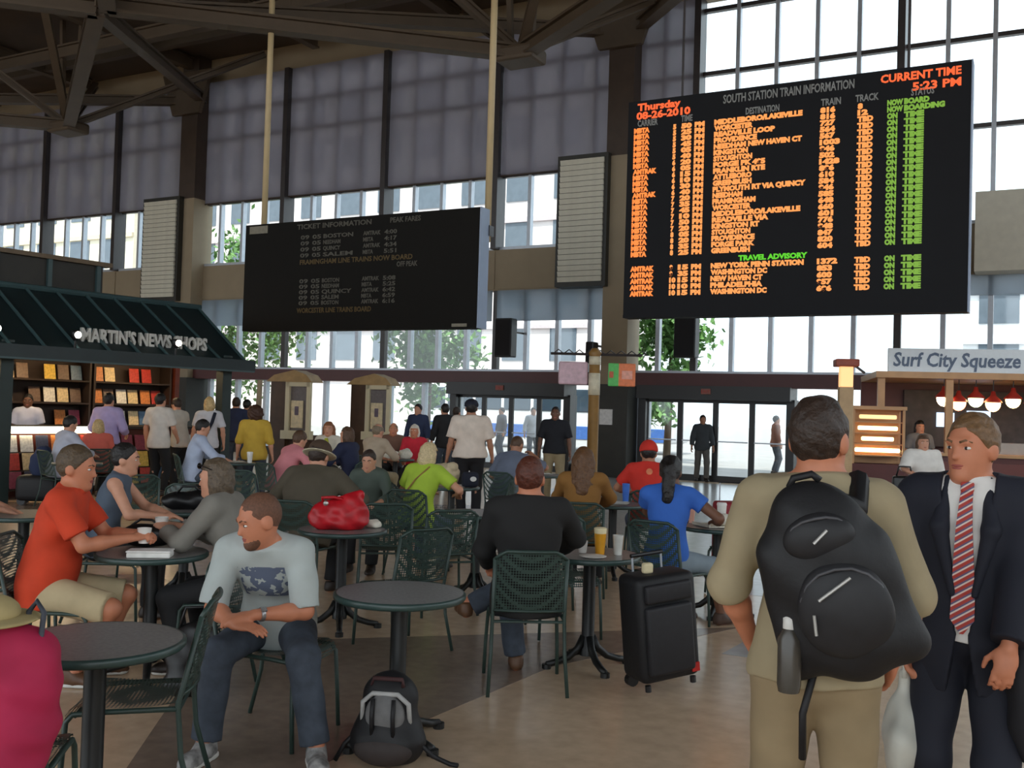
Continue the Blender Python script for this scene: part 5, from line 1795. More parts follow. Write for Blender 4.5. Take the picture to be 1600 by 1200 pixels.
MB().tube([tuple(J['N'] + V3(0.02, 0.10, -0.03)), tuple(J['C'] + V3(0.0, 0.145, 0)), tuple(J['wst'] + V3(0.01, 0.14, 0.0))], [0.03, 0.05, 0.04], 8).build('scarf', cloth('scarf_lime', (176, 178, 60)), J['root'])
seated('woman in the navy jacket', 'woman in a dark navy jacket turned towards her companions', 543, 738, 14.6, 66, h=0.014, H=1.68, hair=H_BROWN, style='bob', shirt=cloth('navy_jacket', (32, 38, 66)), sleeve=1.8, loose=0.026, legs=C_BLACK, shoes=SHOE_D, lean=10, face=True, la=(-0.14, 0.36, 0.78), ra=(0.14, 0.36, 0.8))
seated('man in beige', 'grey haired man in a beige shirt seated with his back turned', 583, 722, 16.3, -34, h=0.014, H=1.76, hair=H_GREY, style='thin', shirt=cloth('beige', (186, 168, 146)), sleeve=1.3, loose=0.022, legs=C_KHAKI, shoes=SHOE_D, lean=16, bulk=1.1, la=(-0.14, 0.42, 0.78), ra=(0.14, 0.42, 0.78), hp=14)
seated('man in brown', 'man in a brown shirt facing the tables beside the red shirt woman', 614, 706, 18.9, 182, h=0.015, H=1.70, skin=SKIN_R, hair=H_GREY, style='thin', shirt=cloth('brown', (120, 88, 72)), sleeve=1.3, legs=C_BLACK, shoes=SHOE_D, lean=12, face=True)
seated('woman in red with white hair', 'white haired woman in a bright red top', 648, 708, 18.3, 172, h=0.015, H=1.68, skin=SKIN_R, hair=H_WHITE, style='bob', shirt=cloth('cherry', (206, 40, 58)), sleeve=1.4, legs=C_BLACK, shoes=SHOE_D, lean=14, face=True)
seated('diner beside the orange polo man', 'bare armed diner leaning in beside the orange polo man\'s neighbour table', -100, 850, 7.6, -66, h=0.011, H=1.72, hair=H_BROWN, shirt=cloth('dull_green', (90, 100, 84)), sleeve=0.6, legs=C_BLACK, shoes=SHOE_D, lean=14, la=(-0.16, 0.46, 0.78), ra=(0.02, 0.44, 0.78))

# --- walking and standing further off
J = standing('guard in the white shirt', 'heavy man in a white uniform shirt and dark cap walking past the tables', 734, 722, 15.0, 6, h=0.013, H=1.82, skin=SKIN_T, hair=H_BLACK, shirt=cloth('uniform_white', (222, 206, 192)), sleeve=0.9, loose=0.036, bulk=1.28, hem=-0.01, legs=cloth('uniform_black', (22, 21, 25)), shoes=SHOE_D, la=(-0.36, 0.05, 0.86), ra=(0.36, 0.05, 0.86))
_q = J['FH']
cp = sdf_obj('cap', [el(J['Hc'] + _q[:, 2] * 0.05, _q, V3(0.108, 0.125, 0.095), 0.02)], 0.011, C_NAVY, J['root'], cuts=[(-_q[:, 2], J['Hc'] + _q[:, 2] * 0.02)])
sdf_obj('cap_peak', [el(J['Hc'] + _q[:, 2] * 0.03 + _q[:, 1] * 0.12, _q, V3(0.07, 0.06, 0.01), 0.02)], 0.008, m_black, cp)
standing('man in the black polo', 'man in a black polo shirt and khaki trousers walking in from the doors', 866, 715, 18.2, 176, h=0.015, H=1.76, skin=SKIN_D, hair=H_BLACK, style='crop', shirt=cloth('polo_black', (24, 25, 32)), sleeve=0.9, loose=0.026, bulk=1.1, hem=-0.02, legs=C_KHAKI, shoes=SHOE_D, lf=(-0.12, 0.10, 0.085), rf_=(0.12, -0.12, 0.085), face=True)
J = standing('woman in the white blouse', 'woman in a white blouse and black trousers carrying a black handbag', 1440, 790, 13.2, 176, h=0.013, H=1.52, hair=H_BROWN, style='bob', skin=SKIN, shirt=cloth('blouse', (230, 226, 220)), sleeve=1.0, loose=0.034, bulk=1.15, hem=-0.16, legs=C_BLACK, shoes=SHOE_D, ra=(0.16, 0.30, 0.98), rpole=(1, -0.2, -0.4), lf=(-0.10, 0.10, 0.085), rf_=(0.10, -0.14, 0.085), face=True, breast=0.9)
JW = J
standing('man at the doors', 'man in a dark jacket walking in through the entrance doors', 1097, 700, 25.0, 178, h=0.016, H=1.68, skin=SKIN_T, hair=H_DARK, shirt=cloth('dark_jacket', (58, 62, 66)), sleeve=1.8, loose=0.026, legs=cloth('grey_trousers', (96, 92, 88)), shoes=SHOE_D, lf=(-0.10, 0.14, 0.085), rf_=(0.10, -0.16, 0.085))
for key, lab, px, Z, yaw, H, cl_, hr2 in (
        ('a', 'person in a navy jacket standing between the kiosk and the display case', 367, 21.0, 10, 1.76, (34, 44, 74), H_DARK),
        ('b', 'person in a brown coat standing by the display case', 384, 21.6, -20, 1.72, (78, 56, 46), H_BLACK),
        ('c', 'person in a dark blue shirt standing at the street windows behind the red shirt woman', 652, 22.3, 160, 1.74, (50, 62, 92), H_BLACK),
        ('d', 'person in a black coat standing by the entrance doors behind the guard', 694, 21.0, 30, 1.76, (30, 28, 30), H_BLACK),
        ('e', 'person in a brown jacket standing near the doors and the guard', 712, 22.0, -30, 1.70, (88, 66, 52), H_DARK),
        ('f', 'pedestrian in a white shirt out on the pavement beyond the doors', 832, 31.0, 190, 1.75, (212, 216, 224), H_BLACK),
        ('g', 'pedestrian in a grey coat out on the pavement near the bus', 783, 33.0, 120, 1.72, (110, 112, 124), H_DARK),
        ('h', 'pedestrian in a blue shirt out on the pavement beyond the column', 1005, 31.0, 80, 1.74, (70, 92, 140), H_BLACK),
        ('i', 'pedestrian in an orange brown top out by the white van', 1212, 29.0, -90, 1.72, (150, 96, 76), H_BLACK)):
    standing(key, lab, px, 690, Z, yaw, h=0.018, H=H, hair=hr2, shirt=cloth('bystander_' + key, cl_), sleeve=1.7, loose=0.024, legs=C_DJEAN, shoes=SHOE_D)

# --- empty chairs
def echair(px, py, Z, yaw, label):
    chair(G(px, py, Z), R(yaw), label)


echair(212, 1110, 4.22, 100, 'empty green metal cafe chair drawn up to the table by the magenta jacket')
echair(628, 930, 7.0, 40, 'empty green metal cafe chair between the red bag and the bare grey table')
echair(690, 870, 8.3, 20, 'empty green metal cafe chair at the pale topped table')
echair(842, 862, 8.6, -75, 'empty green metal cafe chair at the far side of the pale topped table')
echair(880, 960, 7.6, 190, 'empty green metal cafe chair behind the table with the beer')
echair(245, 830, 9.4, 150, 'empty green metal cafe chair beyond the black handbag')
echair(215, 790, 11.0, 20, 'empty green metal cafe chair standing between the seated diners and the kiosk')
echair(395, 760, 12.2, -20, 'empty green metal cafe chair beside the man in pink')
echair(770, 790, 12.0, 70, 'empty green metal cafe chair behind the hunched man')
echair(1160, 880, 9.4, 120, 'empty green metal cafe chair across from the woman in blue')
echair(25, 860, 6.6, -60, 'empty green metal cafe chair behind the orange polo man')
echair(602, 850, 8.7, 8, 'empty green metal cafe chair behind the red bag')

# ================================================================== THINGS ON AND BY THE TABLES
TZ = 0.749


def on(key, dx, dy):
    x, y = TABLES[key]
    return (x + dx, y + dy, TZ)


# red shoulder bag
rb = empty('shoulder_bag', on('T4', -0.02, -0.02), R(6), 'bright red slouchy shoulder bag lying on a cafe table', 'bag')
m_red = M('red_leather', (190, 22, 34), 0.45, 0.2, 14, bump=0.25)
sdf_obj('bag_body', [el(V3(-0.11, 0, 0.10), EYE3, V3(0.12, 0.10, 0.11), 0.06), el(V3(0.06, 0, 0.12), EYE3, V3(0.16, 0.11, 0.13), 0.06), rc(V3(0.02, 0, 0.18), V3(0.15, 0, 0.265), 0.06, 0.035, 0.05), el(V3(0.0, 0, 0.05), EYE3, V3(0.22, 0.12, 0.06), 0.04)],
        0.009, m_red, rb, cuts=[(V3(0, 0, -1), V3(0, 0, 0.0))], noise=0.006, nscale=34)
MB().tube([(-0.12, -0.02, 0.18), (-0.13, -0.06, 0.24), (-0.04, -0.07, 0.245), (0.04, -0.05, 0.22)], 0.012, 6).build('handle', m_red, rb, smooth=True)
MB().ell((-0.1, -0.09, 0.2), (0.02, 0.01, 0.02), 8, 6).build('buckle', M('buckle_steel', (190, 186, 180), 0.3, metal=0.8), rb)


def cup(loc, label, r=0.038, hgt=0.11, mat=None, lid=None, cat='cup', liquid=None):
    c = empty('paper_cup', loc, 0, label, cat)
    smooth_angle(MB().lathe([(r * 0.75, 0), (r, hgt), (r * 0.93, hgt), (r * 0.7, 0.01)], seg=18).build('cup_wall', mat or M('paper_white', (232, 230, 224), 0.6), c), 50)
    if lid:
        smooth_angle(MB().lathe([(r * 1.06, hgt - 0.005), (r * 1.06, hgt + 0.006), (r * 0.9, hgt + 0.018), (r * 0.3, hgt + 0.018)], seg=18).build('lid', lid, c), 50)
    if liquid:
        MB().lathe([(r * 0.74, 0.012), (r * 0.93, hgt * 0.86)], seg=18).build('drink', liquid, c)
    return c


m_lid = M('lid_white', (236, 234, 230), 0.5)
m_beer = M('beer_gold', (224, 158, 40), 0.3, 0.08, 9)
m_foam = M('beer_foam', (236, 222, 180), 0.7, 0.05, 20)
bc = empty('beer_cup', on('T6', 0.06, -0.05), 0, 'tall clear cup of golden beer with foam', 'cup')
smooth_angle(MB().lathe([(0.030, 0.0), (0.040, 0.14)], seg=20).build('beer', m_beer, bc), 50)
smooth_angle(MB().lathe([(0.040, 0.14), (0.043, 0.175), (0.03, 0.18)], seg=20).build('foam', m_foam, bc), 50)
cup(on('T6', 0.18, -0.03), 'clear plastic cup of water beside the beer', 0.036, 0.13, M('plastic_clear', (206, 206, 200), 0.3))
cup(on('T6', -0.05, 0.02), 'short white paper cup beside the beer', 0.035, 0.08)
tr_ = empty('paper_plate', on('T6', 0.0, -0.2), 0, 'white paper plate on the table with the beer', 'plate')
MB().lathe([(0.05, 0), (0.09, 0.012), (0.088, 0.014), (0.05, 0.004)], seg=24).build('dish', MATS['paper_white'], tr_, smooth=True)


def clump(name, loc, label, cat, mat, r, seed, flat=0.6, n=5):
    rs = np.random.RandomState(seed)
    ps = [el(V3(0, 0, r * flat * 0.8), EYE3, V3(r, r * 0.8, r * flat), 0.03)]
    for _ in range(n):
        a = rs.uniform(0, 2 * PI)
        ps.append(el(V3(math.cos(a) * r * 0.6, math.sin(a) * r * 0.5, r * flat * rs.uniform(0.7, 1.6)), EYE3, V3(r * 0.45, r * 0.4, r * 0.4 * flat), 0.015))
    o = sdf_obj(name, ps, max(0.008, r / 10), mat, None, loc, 0, cuts=[(V3(0, 0, -1), V3(0, 0, 0))], noise=0.004, nscale=70)
    return tag(o, label, cat)


m_pap = M('wrap_paper', (228, 222, 206), 0.8, 0.08, 30)
clump('napkin', on('T7', 0.02, -0.08)[:2] + (TZ + 0.017,), 'crumpled white napkin on the tray table by the woman in blue', 'napkin', m_pap, 0.09, 1)
cup(on('T7', 0.04, 0.06)[:2] + (TZ + 0.017,), 'tall white cup with lid by the woman in blue', 0.042, 0.16, lid=m_lid)
cup(on('T7', -0.20, 0.20), 'pinkish paper cup by the woman in blue', 0.04, 0.12, M('paper_pink', (224, 170, 150), 0.6))
trp = empty('food_tray', on('T7', 0.02, -0.02), R(20), 'white food tray on the table by the woman in blue', 'tray')
MB().rbox((0, 0, 0.008), (0.40, 0.28, 0.012), 0.005).build('tray_base', m_pap, trp)
for sx in (-1, 1):
    MB().rbox((sx * 0.195, 0, 0.018), (0.012, 0.28, 0.022), 0.004).build('rim', m_pap, trp)
trp.location.z += 0.001
clump('napkin', on('T4', 0.22, 0.12), 'crumpled white napkin behind the red bag', 'napkin', m_pap, 0.06, 2)
clump('napkin', on('T4', -0.20, 0.2), 'rumpled cream wrapper at the edge of the red bag table', 'wrapper', m_pap, 0.07, 9)
clump('paper_bag', on('T8', -0.08, -0.02), 'rumpled tan paper bag before the woman in lime green', 'bag', M('kraft_paper', (196, 178, 146), 0.8, 0.08, 20), 0.17, 3, 0.9)
hb = empty('blue_pouch', on('T8', 0.22, -0.08), R(20), 'small dark blue pouch with a white mark', 'pouch')
MB().rbox((0, 0, 0.09), (0.2, 0.12, 0.18), 0.04, 3).build('pouch_body', C_NAVY, hb, smooth=True)
MB().ell((0.02, -0.062, 0.10), (0.04, 0.006, 0.03), 10, 6).build('pouch_mark', C_WHITE, hb)
clump('wrapper', on('T13', -0.1, -0.1), 'white paper wrapper at the red shirt woman\'s table', 'wrapper', m_pap, 0.16, 4, 0.5)
clump('wrapper', on('T13', 0.18, 0.0), 'white paper bag at the red shirt woman\'s table', 'bag', m_pap, 0.12, 5, 0.8)


def papers(key, dx, dy, rz, label, w=0.3, d=0.21):
    p = empty('newspaper', on(key, dx, dy), rz, label, 'newspaper')
    for k in range(3):
        MB().add([(-w / 2, -d / 2, 0.003 + k * 0.004), (w / 2, -d / 2, 0.003 + k * 0.004), (w / 2, d / 2, 0.006 + k * 0.006), (-w / 2, d / 2, 0.004 + k * 0.004)], [(0, 1, 2, 3)]).build('sheet', M('newsprint', (214, 214, 208), 0.8, 0.08, 40), p, rz=0.06 * k)


papers('T10', -0.04, -0.05, R(20), 'open newspaper before the man in the pale blue shirt', 0.42, 0.3)
papers('T14', -0.02, -0.05, R(-15), 'folded newspaper beside the long haired woman', 0.34, 0.26)
papers('T9', 0.0, -0.02, R(10), 'sheet of newspaper before the hunched man', 0.3, 0.22)
papers('T12', -0.12, 0.05, R(40), 'loose papers before the navy jacket woman', 0.3, 0.22)
cup(on('T10', 0.24, -0.02), 'white coffee cup with lid on the table with papers', 0.045, 0.15, lid=m_lid)
cup(on('T12', 0.05, -0.12), 'small orange and white drink cup before the navy jacket woman', 0.04, 0.12, M('paper_orange', (220, 110, 70), 0.6))
cup(on('T14', 0.14, 0.1), 'blue water bottle cup by the man in the red cap', 0.04, 0.2, M('plastic_blue', (60, 110, 200), 0.35))
bx_ = empty('food_box', on('T3', 0.06, -0.2), R(8), 'flat white takeaway box on the orange polo man\'s table', 'box')
MB().rbox((0, 0, 0.016), (0.25, 0.13, 0.032), 0.008).build('box_base', MATS['paper_white'], bx_)
MB().rbox((0, 0, 0.038), (0.255, 0.135, 0.010), 0.004).build('lid', m_lid, bx_)
JO, JG = PEOPLE['man in the orange polo'], PEOPLE['woman in the grey jacket']


def in_hands(J, label):
    a, b = J['A'][-1], J['A'][1]
    p = (a['w'] + b['w']) / 2 + (a['hd'] + b['hd']) * 0.035
    w = to_world(J, p)
    cup((w.x, w.y, w.z - 0.05), label, 0.042, 0.09)


in_hands(JO, 'white paper cup held by the man in the orange polo')
in_hands(JG, 'white paper cup held by the woman in the grey jacket')
bh_ = empty('handbag', on('T15', 0.04, -0.02), R(8), 'soft black handbag lying on a cafe table', 'handbag')
sdf_obj('bag_body', [el(V3(-0.08, 0, 0.07), EYE3, V3(0.16, 0.11, 0.08), 0.05), el(V3(0.1, 0, 0.08), EYE3, V3(0.14, 0.11, 0.09), 0.05)], 0.01, M('black_leather', (18, 18, 20), 0.4, 0.1, 20), bh_, cuts=[(V3(0, 0, -1), V3(0, 0, 0))], noise=0.004, nscale=30)
MB().tube([(-0.1, -0.05, 0.14), (-0.05, -0.07, 0.2), (0.05, -0.07, 0.2), (0.1, -0.05, 0.15)], 0.01, 6).build('handle', MATS['black_leather'], bh_, smooth=True)
bh2 = empty('tote_bag', on('T3', -0.12, 0.21), R(-10), 'dark tote bag standing behind the cups on the orange polo man\'s table', 'bag')
sdf_obj('bag_body', [el(V3(0, 0, 0.07), EYE3, V3(0.18, 0.07, 0.075), 0.05)], 0.01, MATS['black_leather'], bh2, cuts=[(V3(0, 0, -1), V3(0, 0, 0))], noise=0.004, nscale=30)
MB().tube([(-0.1, 0, 0.13), (-0.04, 0, 0.17), (0.04, 0, 0.17), (0.1, 0, 0.13)], 0.008, 6).build('handle', MATS['black_leather'], bh2, smooth=True)
# a second handbag, under the grey jacket woman's chair side
sb = at(305, 945, 5.75)
hb3 = empty('black_shopper', (sb.x, sb.y, 0.0), R(20), 'black shopper bag leaning by the orange polo man\'s table', 'bag')
sdf_obj('bag_body', [el(V3(0, 0, 0.22), EYE3, V3(0.15, 0.09, 0.20), 0.05), el(V3(0, 0, 0.07), EYE3, V3(0.17, 0.11, 0.08), 0.05)], 0.012, MATS['black_leather'], hb3, cuts=[(V3(0, 0, -1), V3(0, 0, 0))], noise=0.005, nscale=24)
MB().tube([(-0.08, 0, 0.38), (-0.05, 0, 0.5), (0.05, 0, 0.5), (0.08, 0, 0.38)], 0.009, 6).build('handle', MATS['black_leather'], hb3, smooth=True)

# rolling suitcase, leaning
su = empty('rolling_suitcase', at(1036, 1060, 6.12).xy.to_3d(), R(24), 'black rolling suitcase standing beside the beer table with a cream tag', 'suitcase')
tilt = Matrix.Rotation(R(-6), 3, 'Y')
m_bag = M('nylon_black', (20, 20, 23), 0.6, 0.15, 30, bump=0.1)
MB().rbox(tilt @ Vector((0, 0, 0.42)), (0.44, 0.28, 0.68), 0.05, 3, tilt).build('case', m_bag, su, smooth=True)
MB().rbox(tilt @ Vector((-0.02, -0.16, 0.36)), (0.34, 0.06, 0.44), 0.025, 3, tilt).build('front_pocket', M('nylon_dark', (30, 30, 34), 0.6, 0.15, 30), su, smooth=True)
MB().rbox(tilt @ Vector((-0.02, -0.17, 0.66)), (0.34, 0.05, 0.12), 0.02, 3, tilt).build('front_pocket', MATS['nylon_dark'], su, smooth=True)
for s_ in (-0.11, 0.11):
    MB().tube([tilt @ Vector((s_, 0.1, 0.74)), tilt @ Vector((s_, 0.1, 0.86))], 0.008, 6).build('handle_rod', m_alu, su)
MB().tube([tilt @ Vector((-0.12, 0.1, 0.86)), tilt @ Vector((0.12, 0.1, 0.86))], 0.014, 8).build('grip', m_black, su)
MB().rbox(tilt @ Vector((-0.06, 0, 0.79)), (0.07, 0.05, 0.07), 0.015).build('luggage_tag', M('tag_cream', (222, 208, 168), 0.6), su)
for s_ in (-0.17, 0.17):
    MB().tube([tilt @ Vector((s_, 0.08, 0.055)), tilt @ Vector((s_, 0.13, 0.055))], 0.04, 14).build('wheel', m_black, su)
    MB().tube([tilt @ Vector((s_, -0.10, 0.07)), tilt @ Vector((s_, -0.10, 0.0 + 0.03))], 0.02, 8).build('foot', m_black, su)
MB().rbox(tilt @ Vector((0.17, -0.142, 0.14)), (0.06, 0.012, 0.06), 0.004, 1, tilt).build('badge', M('badge_red', (190, 36, 30), 0.5), su)
su.scale = (0.94, 0.94, 0.94)
su.location.z = 0.02
rs_ = empty('red_suitcase', at(1146, 805, 10.6).xy.to_3d(), R(10), 'dark red suitcase standing beyond the woman in blue', 'suitcase')
MB().rbox((0, 0, 0.43), (0.40, 0.25, 0.70), 0.04, 3).build('case', M('nylon_red', (140, 30, 44), 0.6, 0.1, 20), rs_, smooth=True)
MB().rbox((0, -0.14, 0.40), (0.32, 0.05, 0.42), 0.02, 2).build('front_pocket', M('nylon_red2', (122, 26, 38), 0.6, 0.1, 20), rs_, smooth=True)
for s_ in (-0.12, 0.12):
    MB().tube([(s_, 0.08, 0.06), (s_, 0.12, 0.06)], 0.045, 12).build('wheel', m_black, rs_)
    MB().tube([(s_, 0.1, 0.78), (s_, 0.1, 0.98)], 0.008, 6).build('handle_rod', m_alu, rs_)
    MB().tube([(s_, -0.08, 0.08), (s_, -0.08, 0.015)], 0.02, 8).build('foot', m_black, rs_)
MB().tube([(-0.13, 0.1, 0.98), (0.13, 0.1, 0.98)], 0.014, 8).build('grip', m_black, rs_)

# rucksack on the floor
ru = empty('rucksack', at(603, 1165, 4.72).xy.to_3d(), R(-8), 'grey and black rucksack standing on the floor by the bare table', 'rucksack')
m_rg = M('nylon_grey', (112, 112, 112), 0.7, 0.12, 25, bump=0.1)
sdf_obj('main_body', [el(V3(0, 0.03, 0.11), EYE3, V3(0.185, 0.13, 0.12), 0.08), el(V3(0, 0.05, 0.25), EYE3, V3(0.135, 0.10, 0.16), 0.08), el(V3(0, 0.06, 0.34), EYE3, V3(0.11, 0.07, 0.075), 0.06)], 0.009, m_bag, ru, cuts=[(V3(0, 0, -1), V3(0, 0, 0))], noise=0.003, nscale=30)
sdf_obj('front_pocket', [el(V3(0, -0.035, 0.245), EYE3, V3(0.095, 0.045, 0.10), 0.04)], 0.008, m_rg, ru)
MB().tube([(-0.115, -0.01, 0.19), (-0.11, -0.03, 0.30), (-0.06, -0.04, 0.345), (0.06, -0.04, 0.345), (0.11, -0.03, 0.30), (0.115, -0.01, 0.19)], 0.012, 8).build('trim_band', M('nylon_silver', (176, 176, 174), 0.5), ru, smooth=True)
MB().tube([(-0.075, 0.0, 0.37), (-0.07, 0.0, 0.405), (0.07, 0.0, 0.405), (0.075, 0.0, 0.37)], 0.011, 8).build('top_handle', M('strap_maroon', (62, 34, 34), 0.7), ru, smooth=True)
for s_ in (-0.05, 0.05):
    MB().tube([(s_, -0.075, 0.33), (s_, -0.088, 0.25), (s_, -0.075, 0.16)], 0.011, 6).build('buckle_strap', m_bag, ru, smooth=True)
sdf_obj('lower_pocket', [el(V3(0, -0.05, 0.09), EYE3, V3(0.14, 0.06, 0.075), 0.04)], 0.008, M('nylon_brown', (52, 44, 42), 0.7, 0.12, 25), ru, cuts=[(V3(0, 0, -1), V3(0, 0, 0))])
MB().tube([(0.16, 0.0, 0.12), (0.22, 0.03, 0.05), (0.30, 0.05, 0.012), (0.34, 0.04, 0.012)], 0.011, 6).build('shoulder_strap', m_bag, ru, smooth=True)
MB().tube([(-0.15, 0.0, 0.14), (-0.2, 0.0, 0.09), (-0.24, -0.02, 0.012)], 0.011, 6).build('shoulder_strap', m_bag, ru, smooth=True)

# magenta jacket over a chair, with a tan cap on it
mx_, my_ = G(-8, 1090, 3.45)
chair((mx_, my_), R(12), 'green metal cafe chair hidden under the magenta jacket')
mj = empty('jacket', (mx_, my_, 0.06), R(12), 'magenta jacket draped over a chair beside the table', 'jacket')
m_mag = cloth('magenta', (172, 30, 72), 0.8, 0.12, 6)
sdf_obj('jacket_body', [el(V3(0, -0.28, 0.80), EYE3, V3(0.25, 0.10, 0.12), 0.08), el(V3(0.02, -0.31, 0.60), EYE3, V3(0.26, 0.09, 0.26), 0.08), el(V3(-0.02, -0.33, 0.34), EYE3, V3(0.20, 0.08, 0.24), 0.08), rc(V3(0.19, -0.30, 0.78), V3(0.13, -0.36, 0.42), 0.085, 0.075, 0.05), rc(V3(-0.19, -0.30, 0.78), V3(-0.22, -0.34, 0.36), 0.085, 0.065, 0.05)], 0.009, m_mag, mj, noise=0.009, nscale=30)
sdf_obj('collar', [rc(V3(-0.12, -0.29, 0.90), V3(0.12, -0.29, 0.90), 0.035, 0.035, 0.03)], 0.009, m_mag, mj, noise=0.003)
hat_ = empty('sun_hat', (mx_, my_, 0.955), R(10), 'tan cotton cap resting on the magenta jacket', 'cap')
_c = V3(0.06, -0.30, 0.0)
sdf_obj('crown', [el(_c + V3(0, 0, 0.045), EYE3, V3(0.095, 0.105, 0.06), 0.03)], 0.008, cloth('hat_tan', (182, 164, 116)), hat_, cuts=[(V3(0, 0, -1), _c + V3(0, 0, 0.03))])
sdf_obj('brim', [el(_c + V3(0.0, 0, 0.028), EYE3, V3(0.155, 0.165, 0.014), 0.02)], 0.007, MATS['cloth_hat_tan'], hat_)
lo_ = MB().tube([(0.16, -0.27, 0.86), (0.165, -0.28, 0.94), (0.19, -0.29, 0.975), (0.215, -0.30, 0.94), (0.215, -0.33, 0.86), (0.20, -0.37, 0.74)], 0.009, 8).build('neck_strap', M('strap_slate', (66, 70, 80), 0.6), mj, smooth=True)

# rucksack on the khaki man's shoulder
t = JK['root']
ks = empty('black_rucksack', t.location.copy(), t.rotation_euler.z, 'large black rucksack hanging from the khaki shirt man\'s shoulder', 'rucksack')
tb2 = np.array(Matrix.Rotation(R(-16), 3, 'Y') @ Matrix.Rotation(R(6), 3, 'X'))
c0 = JK['wst'] + V3(0.035, -0.215, 0.13)


def kp(x, y, z):
    return c0 + tb2 @ V3(x * 0.88, y, z * 0.94)


sdf_obj('main_body', [el(kp(0, 0.02, -0.04), tb2, V3(0.165, 0.125, 0.235), 0.08), el(kp(0, 0.03, 0.14), tb2, V3(0.142, 0.105, 0.17), 0.08), el(kp(0.03, 0.02, -0.17), tb2, V3(0.17, 0.12, 0.125), 0.05), rc(kp(-0.15, 0.02, 0.12), kp(-0.16, 0.02, -0.22), 0.05, 0.06, 0.05), rc(kp(0.15, 0.02, 0.08), kp(0.18, 0.02, -0.22), 0.05, 0.06, 0.05)], 0.009, m_bag, ks, noise=0.005, nscale=20)
sdf_obj('front_pocket', [el(kp(0.02, -0.085, -0.06), tb2, V3(0.132, 0.06, 0.14), 0.04)], 0.009, M('nylon_black2', (30, 30, 33), 0.6, 0.15, 30), ks, noise=0.003)
sdf_obj('upper_pocket', [el(kp(0.0, -0.055, 0.16), tb2, V3(0.10, 0.05, 0.07), 0.04)], 0.009, MATS['nylon_black2'], ks, noise=0.003)
for (a, b_) in (((-0.02, -0.122, 0.16), (0.03, -0.118, 0.19)), ((-0.05, -0.15, 0.0), (0.06, -0.155, 0.05)), ((-0.075, -0.145, -0.04), (-0.085, -0.145, -0.10))):
    MB().tube([tuple(kp(*a)), tuple(kp(*b_))], 0.0045, 6).build('zip_pull', M('zip_silver', (190, 190, 186), 0.4, metal=0.5), ks)
for (cx, cz, rx_, rz_, yy) in ((0.02, -0.06, 0.135, 0.135, -0.128), (0.0, 0.16, 0.10, 0.065, -0.095)):
    arc = [tuple(kp(cx + rx_ * math.cos(a_), yy + 0.03 * abs(math.cos(a_)), cz + rz_ * math.sin(a_))) for a_ in [R(-20 + 22 * q_) for q_ in range(11)]]
    MB().tube(arc, 0.005, 6).build('zip_line', M('zip_grey', (74, 74, 78), 0.5), ks, smooth=True)
MB().tube([tuple(kp(0.03, 0.04, 0.27)), tuple(JK['Sc'] + V3(0.105, -0.125, -0.01)), tuple(JK['Sc'] + V3(0.11, -0.05, 0.072)), tuple(JK['Sc'] + V3(0.115, 0.06, 0.055)), tuple(JK['C'] + V3(0.15, 0.17, 0.02)), tuple(JK['wst'] + V3(0.19, 0.06, 0.05)), tuple(kp(0.17, 0.02, -0.1))], [0.034, 0.036, 0.034, 0.03, 0.024, 0.018, 0.016], 8).build('shoulder_strap', m_bag, ks, smooth=True)
MB().tube([tuple(kp(-0.05, 0.03, 0.31)), tuple(kp(-0.03, 0.03, 0.335)), tuple(kp(0.03, 0.03, 0.335)), tuple(kp(0.05, 0.03, 0.31))], 0.011, 6).build('top_handle', m_bag, ks, smooth=True)
MB().tube([tuple(kp(-0.12, 0.02, -0.25)), tuple(kp(-0.20, 0.0, -0.38)), tuple(kp(-0.24, 0.0, -0.52))], 0.011, 6).build('loose_strap', m_bag, ks, smooth=True)
wbp = to_world(dict(root=ks), kp(-0.195, -0.05, -0.20))
wb2 = empty('water_bottle', wbp, 0, 'water bottle with a pale cap in the black rucksack\'s side pocket', 'bottle')
smooth_angle(MB().lathe([(0.03, -0.08), (0.034, -0.06), (0.034, 0.07), (0.02, 0.10)], seg=16).build('bottle_body', M('bottle_smoke', (70, 66, 60), 0.25), wb2), 50)
smooth_angle(MB().lathe([(0.021, 0.10), (0.021, 0.13), (0.012, 0.14)], seg=16).build('cap', M('cap_pale', (216, 214, 208), 0.4), wb2), 50)

# shopping bag and folded coat carried by the man in the suit
a = JS['A'][1]
hw_ = to_world(JS, a['w'] + a['hd'] * 0.09)
pb = empty('carrier_bag', (hw_.x, hw_.y, hw_.z), R(60), 'pale plastic carrier bag held by the man in the dark suit', 'bag')
m_pl = M('plastic_pale', (206, 206, 196), 0.45, 0.06, 9)
sdf_obj('bag_body', [el(V3(0, 0, -0.30), EYE3, V3(0.17, 0.07, 0.15), 0.06), rc(V3(0, 0, -0.22), V3(0, 0, -0.05), 0.06, 0.02, 0.06)], 0.009, m_pl, pb, noise=0.006, nscale=26)
MB().tube([(-0.03, 0, -0.06), (-0.025, 0, -0.01), (0, 0, 0.005), (0.025, 0, -0.01), (0.03, 0, -0.06)], 0.009, 6).build('handle', m_pl, pb, smooth=True)
a = JS['A'][-1]
cw = to_world(JS, (a['e'] + a['w']) / 2)
fc = empty('folded_coat', (cw.x, cw.y, cw.z), R(146), 'dark coat folded over the suit man\'s forearm', 'coat')
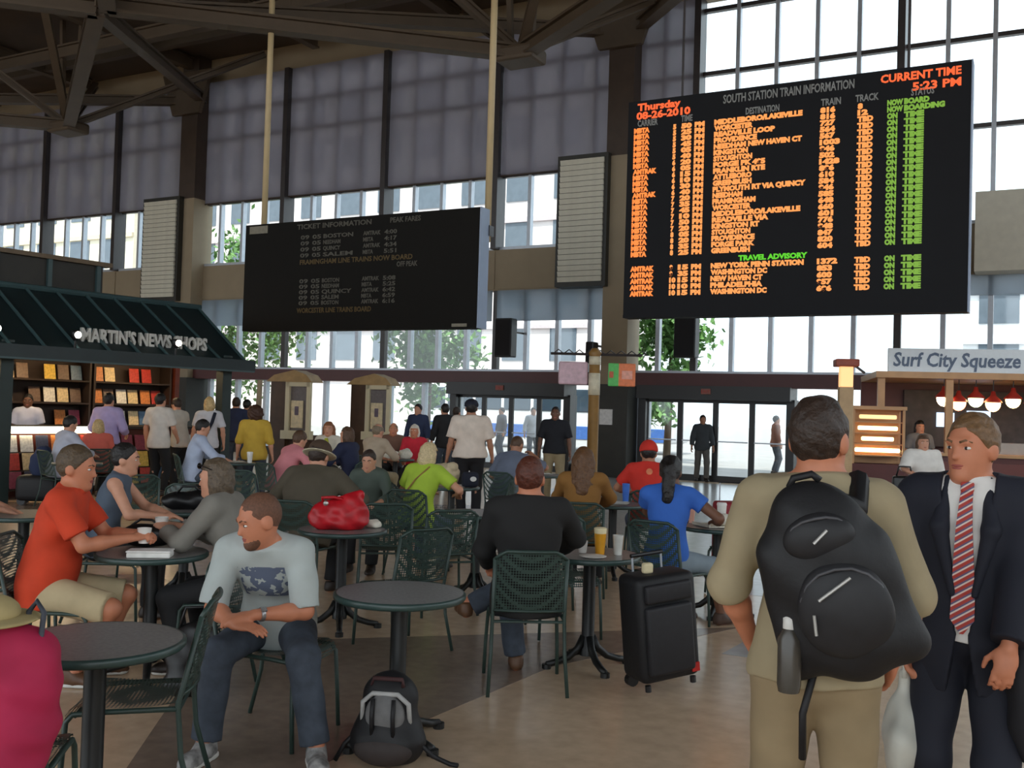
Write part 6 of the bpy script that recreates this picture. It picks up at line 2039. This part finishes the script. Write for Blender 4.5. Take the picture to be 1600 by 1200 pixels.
sdf_obj('coat_fold', [el(V3(-0.03, -0.09, -0.22), EYE3, V3(0.075, 0.13, 0.32), 0.06), rc(V3(-0.03, -0.02, 0.03), V3(-0.04, -0.16, 0.08), 0.06, 0.06, 0.05)], 0.01, M('coat_char', (26, 26, 32), 0.8, 0.08, 9), fc, noise=0.006, nscale=24)
sdf_obj('sleeve', [rc(V3(-0.09, -0.06, -0.05), V3(-0.08, -0.10, -0.42), 0.045, 0.035, 0.04)], 0.01, MATS['coat_char'], fc, noise=0.004)
# the walking woman's handbag
a = JW['A'][1]
hwp = to_world(JW, a['e'] + V3(0.02, 0.08, 0.0))
hg = empty('black_handbag', (hwp.x, hwp.y, hwp.z - 0.02), R(170), 'black handbag hooked on the white blouse woman\'s arm', 'handbag')
MB().rbox((0, 0.02, -0.20), (0.30, 0.12, 0.26), 0.035, 3).build('bag_body', MATS['black_leather'], hg, smooth=True)
MB().tube([(-0.1, 0.02, -0.08), (-0.07, 0.02, 0.05), (0.07, 0.02, 0.05), (0.1, 0.02, -0.08)], 0.012, 6).build('handle', MATS['black_leather'], hg, smooth=True)

# worker behind the juice counter, and a bag by the kiosk
standing('stall worker', 'worker with dark hair in a grey shirt behind the juice stall counter', 1436, 720, 18.6, 178, h=0.015, H=1.70, hair=H_BLACK, style='bob', shirt=cloth('worker_grey', (120, 122, 126)), sleeve=0.8, legs=C_BLACK, shoes=SHOE_D, face=True)
wbg = empty('wheeled_bag', at(60, 778, 15.3).xy.to_3d(), R(10), 'black wheeled bag with a blue bundle strapped on top beside the kiosk', 'bag')
MB().rbox((0, 0, 0.26), (0.62, 0.34, 0.40), 0.09, 3).build('bag_body', m_bag, wbg, smooth=True)
sdf_obj('blue_bundle', [el(V3(0, 0, 0.62), EYE3, V3(0.15, 0.13, 0.22), 0.05), el(V3(0.05, 0, 0.8), EYE3, V3(0.12, 0.1, 0.12), 0.05)], 0.014, cloth('bundle_blue', (40, 52, 84)), wbg, noise=0.006)
for sx in (-0.22, 0.22):
    MB().tube([(sx, -0.12, 0.06), (sx, -0.07, 0.06)], 0.06, 12).build('wheel', m_black, wbg)
    MB().tube([(sx, 0.07, 0.06), (sx, 0.12, 0.06)], 0.06, 12).build('wheel', m_black, wbg)
